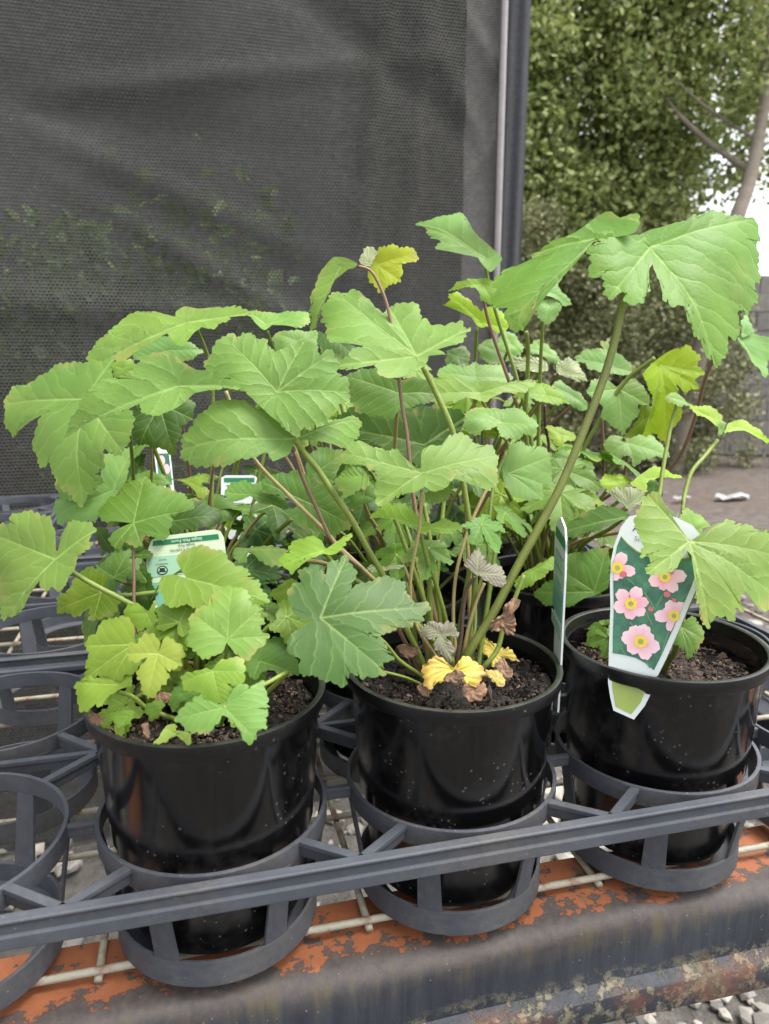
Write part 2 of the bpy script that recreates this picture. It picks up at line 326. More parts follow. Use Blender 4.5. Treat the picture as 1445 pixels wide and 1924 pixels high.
M_LEAF, M_YOUNG, M_DRY, M_YELLOW, M_STEM = mat_leaf(), mat_young(), mat_dry(), mat_yellow(), mat_stem()
M_POT, M_TRAY = mat_pot(), mat_tray()
M_SOIL = mat_soil('potting_soil', (.006, .005, .004), (.020, .014, .010), (.06, .04, .03))
M_SOIL2 = mat_soil('dry_potting_mix', (.015, .010, .008), (.05, .032, .024), (.12, .08, .06))
M_CHIP, M_BEAM, M_WIRE = mat_chip('dark_bark_chip', 1), mat_beam(), mat_wire()
M_CHIP2 = mat_chip('brown_bark_chip', 2.3)
RIM = .90                                     # height of the pot rims above the ground

# ================================================================ setting
rnd = random.Random(4)
def ground():
    n = 140; V = []
    ext = 60
    for i in range(n):
        for j in range(n):
            u = (i / (n - 1) * 2 - 1); v = (j / (n - 1) * 2 - 1)
            x = 2 + ext * math.copysign(abs(u) ** 2.2, u); y = 3 + ext * math.copysign(abs(v) ** 2.2, v)
            V.append((x, y, .012 * math.sin(x * 2.3 + y) * math.sin(y * 1.7) - .012))
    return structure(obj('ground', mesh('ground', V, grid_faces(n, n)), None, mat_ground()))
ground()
def gravel():
    r = random.Random(11)
    ico = bmesh.new(); bmesh.ops.create_icosphere(ico, subdivisions=1, radius=1); iv = np.array([v.co[:] for v in ico.verts]); fi = [tuple(v.index for v in f.verts) for f in ico.faces]; ico.free()
    V, F = [], []
    for k in range(9000):
        x = r.uniform(-.9, 3.2); y = r.uniform(-.3, 3.0)
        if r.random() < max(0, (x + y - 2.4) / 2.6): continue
        if x < .45 and r.random() < .7: continue  # pale stones thinned under the bench to stand in for its shade
        s = r.choice((.007, .010, .013, .018, .026)) * r.uniform(.8, 1.4)
        P = iv * np.array([s * r.uniform(.8, 1.4), s * r.uniform(.7, 1.1), s * r.uniform(.45, .8)]) * (1 + np.array([[r.uniform(-.32, .22)] for _ in iv]))
        a = r.uniform(0, 6.28); ca, sa = math.cos(a), math.sin(a)
        P = np.stack([P[:, 0] * ca - P[:, 1] * sa + x, P[:, 0] * sa + P[:, 1] * ca + y, P[:, 2] + s * .35], 1)
        b = len(V); V += P.tolist(); F += [tuple(b + i for i in f) for f in fi]
    return stuff(tag(obj('gravel', mesh('gravel', V, F, False), None, mat_stone()), 'pale grey gravel lying on the ground below the metal bench', 'gravel'))
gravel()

# concrete block wall and mesh fence far right
def block_wall():
    root = tag(empty('block_wall', (5.2, 6.6, 0), R(-18)), 'grey concrete block wall behind the conifer hedge', 'wall')
    me = box_mesh('block', (0, 0, 0), (.388, .19, .176), .008); mb = mat_block()
    me.materials.append(mb)
    r = random.Random(2)
    for row in range(10):
        for k in range(-3, 8):
            o = obj('block', me, root); o.location = (k * .4 + (.2 if row % 2 else 0), r.uniform(-.004, .004), .09 + row * .186)
    obj('mortar', box_mesh('mortar', (.8, 0, .93), (4.5, .17, 1.85)), root, mat_simple('mortar', (.20, .185, .17), .9))
    return root
block_wall()
def fence():
    m = mat_simple('grey_green_post', (.11, .135, .135), .5, 20, .2)
    root = tag(empty('mesh_fence', (4.55, 5.85, 0), R(-18)), 'wire mesh fence on grey green posts before the block wall', 'fence')
    for k in range(4):
        o = obj('post', revolve('post', [(0, 0), (.032, 0), (.032, 1.75), (.0, 1.76)], 20), root, m); o.location = (k * .85, 0, 0)
    mw = mat_simple('fence_wire', (.25, .26, .25), .4, 20, .2)
    V, F = [], []
    for i in range(22): box(V, F, (1.3, .035, .05 + i * .075), (2.9, .003, .003))
    for i in range(37): box(V, F, (-.1 + i * .078, .038, .85), (.003, .003, 1.65))
    stuff(obj('wire_net', mesh('wire_net', V, F, False), root, mw))
fence()

# ---- trees
def foliage_mesh(name, clumps, size, seed, needle=False):
    r = np.random.default_rng(seed); V, F = [], []
    for (c, rad, n) in clumps:
        P = r.normal(0, .5, (n, 3)) * np.array(rad) + np.array(c)
        for p in P:
            d = r.normal(0, 1, 3); d[2] -= .25; d /= np.linalg.norm(d); q = np.cross(d, r.normal(0, 1, 3)); q /= np.linalg.norm(q) + 1e-6
            s = size * r.uniform(.6, 1.3); ww = s * (.10 if needle else .30); nrm = np.cross(d, q) * s * .10
            b = len(V)
            V += [tuple(p), tuple(p + d * s * .45 + q * ww + nrm), tuple(p + d * s), tuple(p + d * s * .45 - q * ww + nrm)]
            F += [(b, b + 1, b + 2), (b, b + 2, b + 3)]
    return mesh(name, V, F, False)
M_BARK = mat_simple('tree_bark', (.19, .16, .125), .9, 14, .5, .01)
def broad_tree():
    root = tag(empty('broad_leaved_tree', (4.9, 6.9, 0)), 'tall leafy tree with hanging green foliage behind the shade cloth', 'tree')
    r = random.Random(7); C = []
    def fill(cx, cy, cz, rx, ry, rz, n, cnt, rad):
        k = 0
        while k < n:
            a, b, c = (r.uniform(-1, 1) for _ in range(3))
            if a * a + b * b + c * c > 1: continue
            C.append(((cx + a * rx, cy + b * ry, cz + c * rz), (rad * r.uniform(.8, 1.3), rad, rad * r.uniform(.8, 1.4)), cnt)); k += 1
    ox, oy = 4.9, 6.9
    def slab(x0, x1, y0, y1, z0, z1, n, cnt, rad, ok=lambda x, z: True):
        k = 0
        while k < n:
            x, y, z = r.uniform(x0, x1), r.uniform(y0, y1), r.uniform(z0, z1); k += 1
            if ok(x, z): C.append(((x - ox, y - oy, z), (rad * r.uniform(.8, 1.3), rad, rad * r.uniform(.9, 1.5)), cnt))
    slab(1.6, 4.75, 6.4, 7.6, 1.2, 5.4, 820, 140, .25)
    slab(4.5, 6.2, 6.4, 7.4, 2.0, 5.6, 420, 105, .19, lambda x, z: z > 2.12 + (x - 5.2) * 2.4 + r.uniform(-.2, .3) and r.random() < (.40 if x > 4.75 and z < 3.9 else .85))
    slab(4.45, 5.2, 5.35, 6.0, 2.5, 5.0, 70, 40, .16)
    cr = obj('crown', foliage_mesh('crown', C, .075, 3), root, mat_foliage('tree_leaves', (.070, .100, .026), (.23, .285, .080), (.46, .49, .19)))
    obj('trunk', tube('trunk', [(-.80, -1.35, -.1), (-.68, -1.42, 1.0), (-.53, -1.50, 2.02), (-.33, -1.44, 2.56), (-.17, -1.32, 3.22), (-.12, -1.2, 4.05), (-.2, -1.0, 5.0)], (.085, .03), 12), root, M_BARK)
    for pts, rr in (([(-.30, -1.42, 2.6), (-.45, -.9, 3.0), (-.55, -.3, 3.6), (-.7, .1, 4.6)], (.03, .012)), ([(-.62, -1.45, 1.5), (-.8, -.7, 2.0), (-1.4, .1, 2.9), (-2.0, .2, 3.8)], (.035, .012)), ([(-.25, -1.4, 2.85), (-.4, -.8, 3.3), (-.5, -.1, 3.9)], (.02, .008)), ([(-.2, -1.35, 3.0), (.15, -1.1, 3.6), (.4, -.8, 4.2)], (.025, .01))):
        obj('limb', tube('limb', pts, rr, 9), root, M_BARK)
broad_tree()
def conifer(name, loc, h, rad, seed, label):
    root = tag(empty(name, loc), label, 'shrub', 'conifer hedge by the block wall')
    r = random.Random(seed); C = []
    for k in range(int(95 * h * rad)):
        z = r.uniform(.02, 1); a = r.uniform(0, 6.28); q = rad * (1 - .45 * z ** 2) * math.sqrt(r.random())
        C.append(((q * math.cos(a), q * math.sin(a) * .8, z * h), (.14, .14, .16), 130))
    obj('crown', foliage_mesh('crown', C, .042, seed, False), root, M_CON)
    obj('trunk', tube('trunk', [(0, 0, -.05), (.02, 0, h * .5), (0, .02, h * .9)], (.05, .015), 8), root, M_BARK)
M_CON = mat_foliage('conifer_sprays', (.062, .070, .030), (.165, .178, .075), (.33, .335, .16), .2)
conifer('conifer_bush', (2.65, 6.1, 0), 2.3, .80, 5, 'dense dark conifer bush half hidden behind the shade cloth edge')
conifer('conifer_bush', (3.5, 5.95, 0), 2.1, .80, 6, 'broad grey green conifer bush touching the bare earth')
conifer('conifer_bush', (4.42, 5.8, 0), 1.55, .70, 8, 'low feathery conifer bush beside the mesh fence')

# ---- shade cloth enclosure behind the bench
def cloth_mesh(name, x0, x1, z0, z1, y, fold, nx, nz, seed):
    V, F, UV = [], [], []
    for i in range(nz):
        for j in range(nx):
            x = x0 + (x1 - x0) * j / (nx - 1); z = z0 + (z1 - z0) * i / (nz - 1)
            V.append((x, y + fold(x, z), z)); UV.append((x, z))
    me = mesh(name, V, grid_faces(nz, nx)); uv = me.uv_layers.new(name='weave')
    li = np.empty(len(me.loops), int); me.loops.foreach_get('vertex_index', li); uv.data.foreach_set('uv', np.array(UV)[li].ravel())
    return me
def crease(x, z, px, pz, ang, wid, amp, ln=9):
    a = R(ang); d = -(x - px) * math.sin(a) + (z - pz) * math.cos(a); t = (x - px) * math.cos(a) + (z - pz) * math.sin(a)
    return amp * math.exp(-(d / wid) ** 2) * math.exp(-(t / ln) ** 2)
def fold_front(x, z):
    v = .010 * math.sin(x * 4 + z * 1.5) + .004 * math.sin(z * 7 + 2 * math.sin(x * 2.5)) + .005 * math.sin(x * 17 + .8 * math.sin(z * 2)) * (.5 + .5 * math.sin(x * 3 + z))
    v += crease(x, z, -.1, 1.62, 9, .018, -.012, .45) + crease(x, z, -.2, 1.42, -22, .02, -.010, .4) + crease(x, z, .0, 1.2, -30, .02, -.014, .35)
    v += crease(x, z, .22, 1.45, 82, .012, -.016, .5) + crease(x, z, .32, 1.45, 84, .010, -.014, .5) + crease(x, z, -.3, 1.18, -3, .03, -.012, .5) + crease(x, z, .44, 1.6, -58, .02, -.010, .3)
    v += crease(x, z, .15, 1.75, -35, .03, .012, .4) + crease(x, z, -.4, 1.55, -6, .04, .012, .4)
    return v
M_CL1 = mat_cloth('knitted_shade_cloth', (.060, .0595, .055), (.009, .009, .0085), .0080, .42)
M_CL2 = mat_cloth('doubled_shade_cloth', (.125, .122, .115), (.045, .044, .041), .0060, .12)
M_CL3 = mat_cloth('dense_shade_cloth', (.070, .071, .076), (.042, .043, .047), .0042, .0)
enc = tag(empty('shade_cloth_screen', (0, 1.22, 0)), 'black knitted shade cloth screen stretched behind the potted plants', 'shade cloth')
obj('net_panel', cloth_mesh('net_panel', -2.6, .438, 0, 3.2, 0, fold_front, 160, 170, 1), enc, M_CL1)
obj('hem_panel', cloth_mesh('hem_panel', .438, .512, 0, 3.2, .002, lambda x, z: fold_front(x, z) * .5 + .004 * math.sin(z * 9) + crease(x, z, .5, 1.7, -50, .015, -.008, .2) + crease(x, z, .48, 1.5, 50, .012, -.006, .2), 24, 170, 2), enc, M_CL2)
obj('edge_fold', cloth_mesh('edge_fold', .526, .606, 0, 3.2, .05, lambda x, z: .006 * math.sin((x - .545) * 175 + 2.6 * math.sin(z * 1.7) + z * 1.5) * (.6 + .4 * math.sin(z * 1.3 + 1)) + .004 * math.sin((x - .545) * 75 - z * 2.2) + .006 * math.sin(z * 3), 60, 120, 3), enc, M_CL3)
obj('edge_fold', cloth_mesh('edge_fold', .575, .628, 0, 3.2, .09, lambda x, z: .012 * math.sin(x * 90 + z), 20, 60, 3), enc, M_CL3)
pole = tag(obj('frame_pole', sharp(revolve('frame_pole', [(0, 0), (.008, 0), (.008, 3.3), (0, 3.3)], 16)), None, mat_simple('grey_pipe', (.24, .22, .21), .35, 60, .25, 0, .6), (.517, 1.205, 0)), 'thin grey metal pole holding the edge of the shade cloth', 'pole')
back = tag(obj('inner_shade_cloth', cloth_mesh('inner_shade_cloth', -2.8, 1.06, 0, 3.2, 0, lambda x, z: .05 * math.sin(x * 5 + z * 2.2) + crease(x, z, -.6, 1.6, 40, .08, -.08, 2) + crease(x, z, .2, 1.3, 75, .06, -.07, 2), 60, 60, 4), None, mat_cloth('inner_cloth', (.080, .079, .075), (.04, .04, .038), .0052, .15), (0, 2.5, 0)), 'second layer of shade cloth hanging inside behind the front screen', 'shade cloth')
def inner_shrub(loc, seed, label):
    root = tag(empty('shrub', loc), label, 'shrub', 'shrubs seen through the shade cloth'); r = random.Random(seed); C = []
    for k in range(30):
        C.append(((r.uniform(-.28, .28), r.uniform(-.1, .1), r.uniform(.35, 1.45)), (.12, .10, .13), 40))
    obj('crown', foliage_mesh('crown', C, .06, seed), root, mat_foliage('shrub_leaves', (.10, .17, .05), (.20, .32, .09), (.34, .46, .15)))
    obj('trunk', tube('trunk', [(0, 0, 0), (.02, .02, .5), (0, 0, 1.2)], (.02, .008), 8), root, M_BARK)
inner_shrub((-.25, 1.75, 0), 21, 'green shrub dimly visible through the middle of the shade cloth')
inner_shrub((-.75, 1.9, 0), 22, 'dark shrub dimly visible through the shade cloth above the empty trays')

# ================================================================ bench
bench = tag(empty('metal_bench', (0, 0, 0)), 'weathered steel nursery bench with peeling orange paint and wire mesh top', 'bench')
def beam():
    prof = [(0, -.004), (0, 0), (-.050, 0), (-.0555, -.0010), (-.0592, -.0036), (-.0613, -.0075), (-.0620, -.0120), (-.0622, -.0400), (-.0626, -.0450), (-.0660, -.0468), (-.0710, -.0485), (-.0722, -.0505), (-.0722, -.0670), (-.0710, -.0690), (-.050, -.0690), (-.050, -.0650), (-.057, -.060), (-.056, -.018), (-.050, -.008), (-.040, -.005)]
    V = []; n = 240; L0, L1 = -1.2, .46
    for i in range(n + 1):
        x = L0 + (L1 - L0) * i / n
        for k, (y, z) in enumerate(prof): V.append((x, y + .0008 * math.sin(x * 23 + k), z + .0009 * math.sin(x * 17)))
    m = len(prof); F = grid_faces(n + 1, m, True); F += [tuple(range(m)), tuple(n * m + i for i in range(m))[::-1]]
    return obj('front_beam', sharp(mesh('front_beam', V, F), 50), bench, M_BEAM, (0, 0, RIM - .1626))
beam()
o = obj('back_beam', box_mesh('back_beam', (-.37, 0, -.045), (1.66, .05, .088), .004), bench, M_BEAM, (0, 1.10, RIM - .1626))
for x in (-1.15, .41):
    for y in (-.03, 1.10): obj('leg', box_mesh('leg', (0, 0, .335), (.045, .045, .66), .003), bench, M_BEAM, (x, y, 0))
    obj('side_beam', box_mesh('side_beam', (0, 0, 0), (.04, 1.05, .06), .003), bench, M_BEAM, (x, .53, RIM - .195))
def wire_mesh(ln, axis):
    pts = [(ln * t, 0, 0) if axis == 'x' else (0, ln * t, 0) for t in (0, .33, .66, 1)]
    return tube('wire', pts, (.0024, .0024), 8)
wx, wy = wire_mesh(1.66, 'x'), wire_mesh(1.19, 'y')
for me in (wx, wy): me.materials.append(M_WIRE)
for k in range(21): o = obj('wire', wx, bench, None, (-1.2, -.031 + k * .055, RIM - .1546))
for k in range(-6, 5): o = obj('wire', wy, bench, None, (-.0635 + k * .161, -.0335, RIM - .1594))

# ================================================================ trays
PITCH = .154
def tray_parts():
    top = sharp(revolve('cup_ring', [(.0668, 0), (.0693, 0), (.0690, -.0125), (.0672, -.0125), (.0668, 0)], 72))
    bot = sharp(revolve('base_ring', [(.0592, .0155), (.0614, .0155), (.0617, 0), (.0595, 0), (.047, .0005), (.047, .0022), (.0590, .0025), (.0592, .0155)], 72))
    # slat: curved strip
    V = []; n = 6; H0, H1 = -.0615, -.0105
    for k in range(n + 1):
        for j, (z, r0) in enumerate(((H1, .0676), (H0, .0593))):
            half = .0062 if z == H1 else .0074
            a = (k / n * 2 - 1) * half / r0
            V += [(r0 * math.cos(a), r0 * math.sin(a), z), ((r0 + .0019) * math.cos(a), (r0 + .0019) * math.sin(a), z)]
    F = []
    for k in range(n):
        b = k * 4; c = b + 4
        F += [(b + 1, c + 1, c + 3, b + 3), (b, b + 2, c + 2, c), (b, c, c + 1, b + 1), (b + 2, b + 3, c + 3, c + 2)]
    F += [(0, 1, 3, 2), (n * 4, n * 4 + 2, n * 4 + 3, n * 4 + 1)]
    slat = sharp(mesh('slat', V, F))
    return top, bot, slat
T_TOP, T_BOT, T_SLAT = tray_parts()
for me in (T_TOP, T_BOT, T_SLAT): me.materials.append(M_TRAY)
def bar_mesh(name, a, b, wid, hgt, ridge=False):
    a, b = Vector((*a, 0)), Vector((*b, 0)); d = b - a; L = d.length; t = d.normalized(); q = Vector((-t.y, t.x, 0))
    # T shaped bar: broad top, thinner web
    prof = [(-wid / 2, 0), (wid / 2, 0), (wid / 2, -hgt * .30), (wid * .28, -hgt * .36), (wid * .28, -hgt), (-wid * .28, -hgt), (-wid * .28, -hgt * .36), (-wid / 2, -hgt * .30)]
    if ridge: prof = [(-wid / 2, 0), (wid / 2 - .0006, 0), (wid / 2, -.0008), (wid / 2, -hgt * .10), (wid * .28, -hgt * .22), (wid * .26, -hgt * .50), (wid * .42, -hgt * .60), (wid * .42, -hgt), (-wid * .05, -hgt), (-wid * .05, -hgt * .3), (-wid / 2, -hgt * .25)]
    V = []
    for e in (a, b):
        for x, z in prof: V.append(e - q * x + Vector((0, 0, z)))
    m = len(prof); F = [(j, m + j, m + (j + 1) % m, (j + 1) % m) for j in range(m)] + [tuple(range(m))[::-1], tuple(m + j for j in range(m))]
    me = mesh(name, V, F, False); me.materials.append(M_TRAY); return me
def make_tray(x0, y0, cols, rows, ry, label, rz=0):
    root = tag(empty('plant_tray', (x0, y0, RIM - .152), rz), label, 'plant tray', 'grey plastic carry trays on the bench')
    zt = .0765
    W = (cols - 1) * PITCH; xs = [k * PITCH for k in range(cols)]; ys = [k * ry for k in range(rows)]
    for x in xs:
        for y in ys:
            obj('cup_ring', T_TOP, root, None, (x, y, zt)); obj('base_ring', T_BOT, root, None, (x, y, 0))
            for s in range(6):
                o = obj('slat', T_SLAT, root, None, (x, y, zt)); o.rotation_euler = (0, 0, R(s * 60))
    xa, xb, ya, yb = -.079, W + .079, -.0755, ys[-1] + .0755
    obj('rail', bar_mesh('rail', (xa, ya), (xb, ya), .0062, .0165, True), root, None, (0, 0, zt))
    obj('rail', bar_mesh('rail', (xb, yb), (xa, yb), .0062, .0165, True), root, None, (0, 0, zt))
    obj('rail', bar_mesh('rail', (xa - .0005, yb - .004), (xa - .0005, ya + .004), .0062, .0160, True), root, None, (0, 0, zt - .0004))
    obj('rail', bar_mesh('rail', (xb + .0005, ya + .004), (xb + .0005, yb - .004), .0062, .0160, True), root, None, (0, 0, zt - .0004))
    for j in range(rows - 1):
        obj('mid_bar', bar_mesh('mid_bar', (xa, ys[j] + ry / 2), (xb, ys[j] + ry / 2), .0045, .010), root, None, (0, 0, zt - .0012))
    cs, sn = .0688 * math.cos(R(47)), .0688 * math.sin(R(47))
    for i in range(-1, cols):
        xm = (i + .5) * PITCH
        for yy in [ya] + [ys[j] + ry / 2 for j in range(rows - 1)] + [yb]:
            for xc in (i, i + 1):
                if not 0 <= xc < cols: continue
                for y in ys:
                    if abs(y - yy) > .1: continue
                    sx = -1 if xc > i else 1; sy = 1 if yy > y else -1
                    obj('spoke', bar_mesh('spoke', (xm, yy - sy * .002), (xs[xc] + sx * cs, y + sy * sn), .0055, .0095), root, None, (0, 0, zt - .0006))
        if 0 <= i < cols - 1:
            for y in ys:
                obj('link', bar_mesh('link', (xs[i] + .0685, y - .003), (xs[i + 1] - .0685, y - .003), .0035, .008), root, None, (0, 0, zt - .0008))
    return root
make_tray(-2 * PITCH, 0, 5, 2, .164, 'grey plastic carry tray holding the front row of black pots')
make_tray(-2 * PITCH, .345, 5, 2, .164, 'grey plastic carry tray behind the front tray, its near cups empty')
make_tray(-2 * PITCH, .690, 4, 2, .164, 'grey plastic carry tray in the third row behind the plants')
make_tray(-.785, .87, 3, 2, .164, 'empty grey plastic tray standing against the shade cloth')

# ================================================================ pots
P_BODY = [(.0, -.1415), (.048, -.1415), (.0515, -.1400), (.0528, -.1360), (.0582, -.0880), (.0602, -.0850), (.0608, -.0830), (.0655, -.0095), (.0657, -.0090), (.0640, -.0085), (.0628, -.030), (.0620, -.045)]
P_RIM = [(.0652, -.0086), (.0688, -.0088), (.0692, -.0083), (.0699, -.0009), (.0697, -.0002), (.0690, .0), (.0668, .0), (.0658, -.0008), (.0632, -.030)]
pb = revolve('pot_body', P_BODY, 128); sharp(pb, 40); prm = sharp(revolve('rim', P_RIM, 128), 40)
pb.materials.append(M_POT); prm.materials.append(mat_rim())
def soil_mesh(rad, seed, dz):
    r = np.random.default_rng(seed); V = [(0, 0, dz + .004)]; nr, na = 14, 56; ph = r.uniform(0, 6.28, 6)
    for i in range(1, nr + 1):
        q = rad * i / nr
        for j in range(na):
            a = 2 * math.pi * j / na; x, y = q * math.cos(a), q * math.sin(a)
            h = .0035 * math.sin(x * 90 + ph[0]) * math.sin(y * 80 + ph[1]) + .002 * math.sin(x * 230 + ph[2]) * math.sin(y * 210 + ph[3]) + r.uniform(-.0016, .0016) + .004 * (1 - q / rad)
            V.append((x, y, dz + h))
    F = [(0, 1 + j, 1 + (j + 1) % na) for j in range(na)]
    for i in range(nr - 1):
        for j in range(na):
            k = (j + 1) % na; F.append((1 + i * na + j, 1 + (i + 1) * na + j, 1 + (i + 1) * na + k, 1 + i * na + k))
    return mesh('soil', V, F)
def chips_mesh(rad, seed, dz, n):
    r = random.Random(seed); V, F = [], []
    for k in range(n):
        q = rad * math.sqrt(r.random()) * .97; a = r.uniform(0, 6.28); kind = r.random()
        L = .0012 * math.exp(r.gauss(.55, .55)); L = min(L, .0095)
        asp = r.uniform(.10, .2) if kind > .90 else r.uniform(.45, .9); L = L * 2.6 if kind > .90 else L
        M = Matrix.Rotation(r.uniform(0, 6.28), 3, 'Z') @ Matrix.Rotation(r.uniform(-.7, .7), 3, 'X') @ Matrix.Rotation(r.uniform(-.5, .5), 3, 'Y')
        b = len(V); n_ = 5 if kind < .9 else 4; c = Vector((q * math.cos(a), q * math.sin(a), dz + .0015 + r.uniform(0, .0045)))
        for lev in (-1, 1):
            for i in range(n_):
                t = 2 * math.pi * i / n_ + r.uniform(-.3, .3); s = r.uniform(.6, 1.1) * (1 if lev < 0 else .75)
                V.append(tuple(M @ Vector((L * .5 * s * math.cos(t), L * .5 * asp * s * math.sin(t), lev * L * r.uniform(.08, .26))) + c))
        F += [tuple(b + i for i in range(n_))[::-1], tuple(b + n_ + i for i in range(n_))] + [(b + i, b + (i + 1) % n_, b + n_ + (i + 1) % n_, b + n_ + i) for i in range(n_)]
    return mesh('bark_chips', V, F, False)
def make_pot(x, y, seed, label, dz=-.016, dry=False, nchip=420):
    r = random.Random(seed)
    root = tag(empty('plant_pot', (x, y, RIM), r.uniform(0, 6)), label, 'plant pot', 'black plastic pots standing in the trays')
    obj('pot_body', pb, root); obj('rim', prm, root)
    so = obj('soil', soil_mesh(.0632, seed, dz), root, M_SOIL2 if dry else M_SOIL)
    stuff(obj('bark_chips', chips_mesh(.062, seed, dz, nchip), so, M_CHIP2 if dry or x < -.1 else M_CHIP))
    return root
POTS = dict(PL=(-PITCH, 0, 'glossy black pot with low lime green leaves spilling over its rim', -.017, False), PM=(0, 0, 'glossy black pot with dark bark soil and yellowed leaves inside', -.015, False), PR=(PITCH, 0, 'glossy black pot with a pink flower tag hooked over its rim', -.026, True),
    QL=(-PITCH, .164, 'black pot behind the pot of low lime leaves', -.02, False), QM=(0, .164, 'black pot hidden behind the pot with yellowed leaves', -.02, False), QR=(PITCH, .164, 'black pot behind the pot with the pink flower tag', -.02, True),
    RL=(-PITCH, .345, 'black pot in the third row nearest the empty cups', -.02, False), RM=(0, .345, 'black pot in the middle of the third row', -.02, False), RR=(PITCH, .345, 'black pot at the right end of the third row', -.02, True))
for i, (k, (x, y, lab, dz, dry)) in enumerate(POTS.items()): make_pot(x, y, 30 + i, lab, dz, dry, 3200 if y == 0 else 500)

# ================================================================ plants
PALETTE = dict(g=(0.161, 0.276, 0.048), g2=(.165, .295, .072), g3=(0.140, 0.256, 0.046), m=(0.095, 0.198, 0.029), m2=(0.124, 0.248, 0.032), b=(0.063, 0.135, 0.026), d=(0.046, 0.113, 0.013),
    l=(0.169, 0.280, 0.026), l2=(0.140, 0.248, 0.018), l3=(0.228, 0.308, 0.043), l4=(0.127, 0.240, 0.034), y=(0.219, 0.360, 0.011), o=(.300, .350, .015), o2=(0.133, 0.216, 0.008), pg=(.165, .190, .085), p=(.125, .100, .075),  # y: lime with the glow of light from behind put into the colour
    Y=(.45, .355, .050), r=(.20, .115, .065), sg=(.150, .200, .030), sg2=(.125, .150, .024), ss=(.29, .23, .09), sp=(.185, .105, .065), sd=(.070, .040, .030))
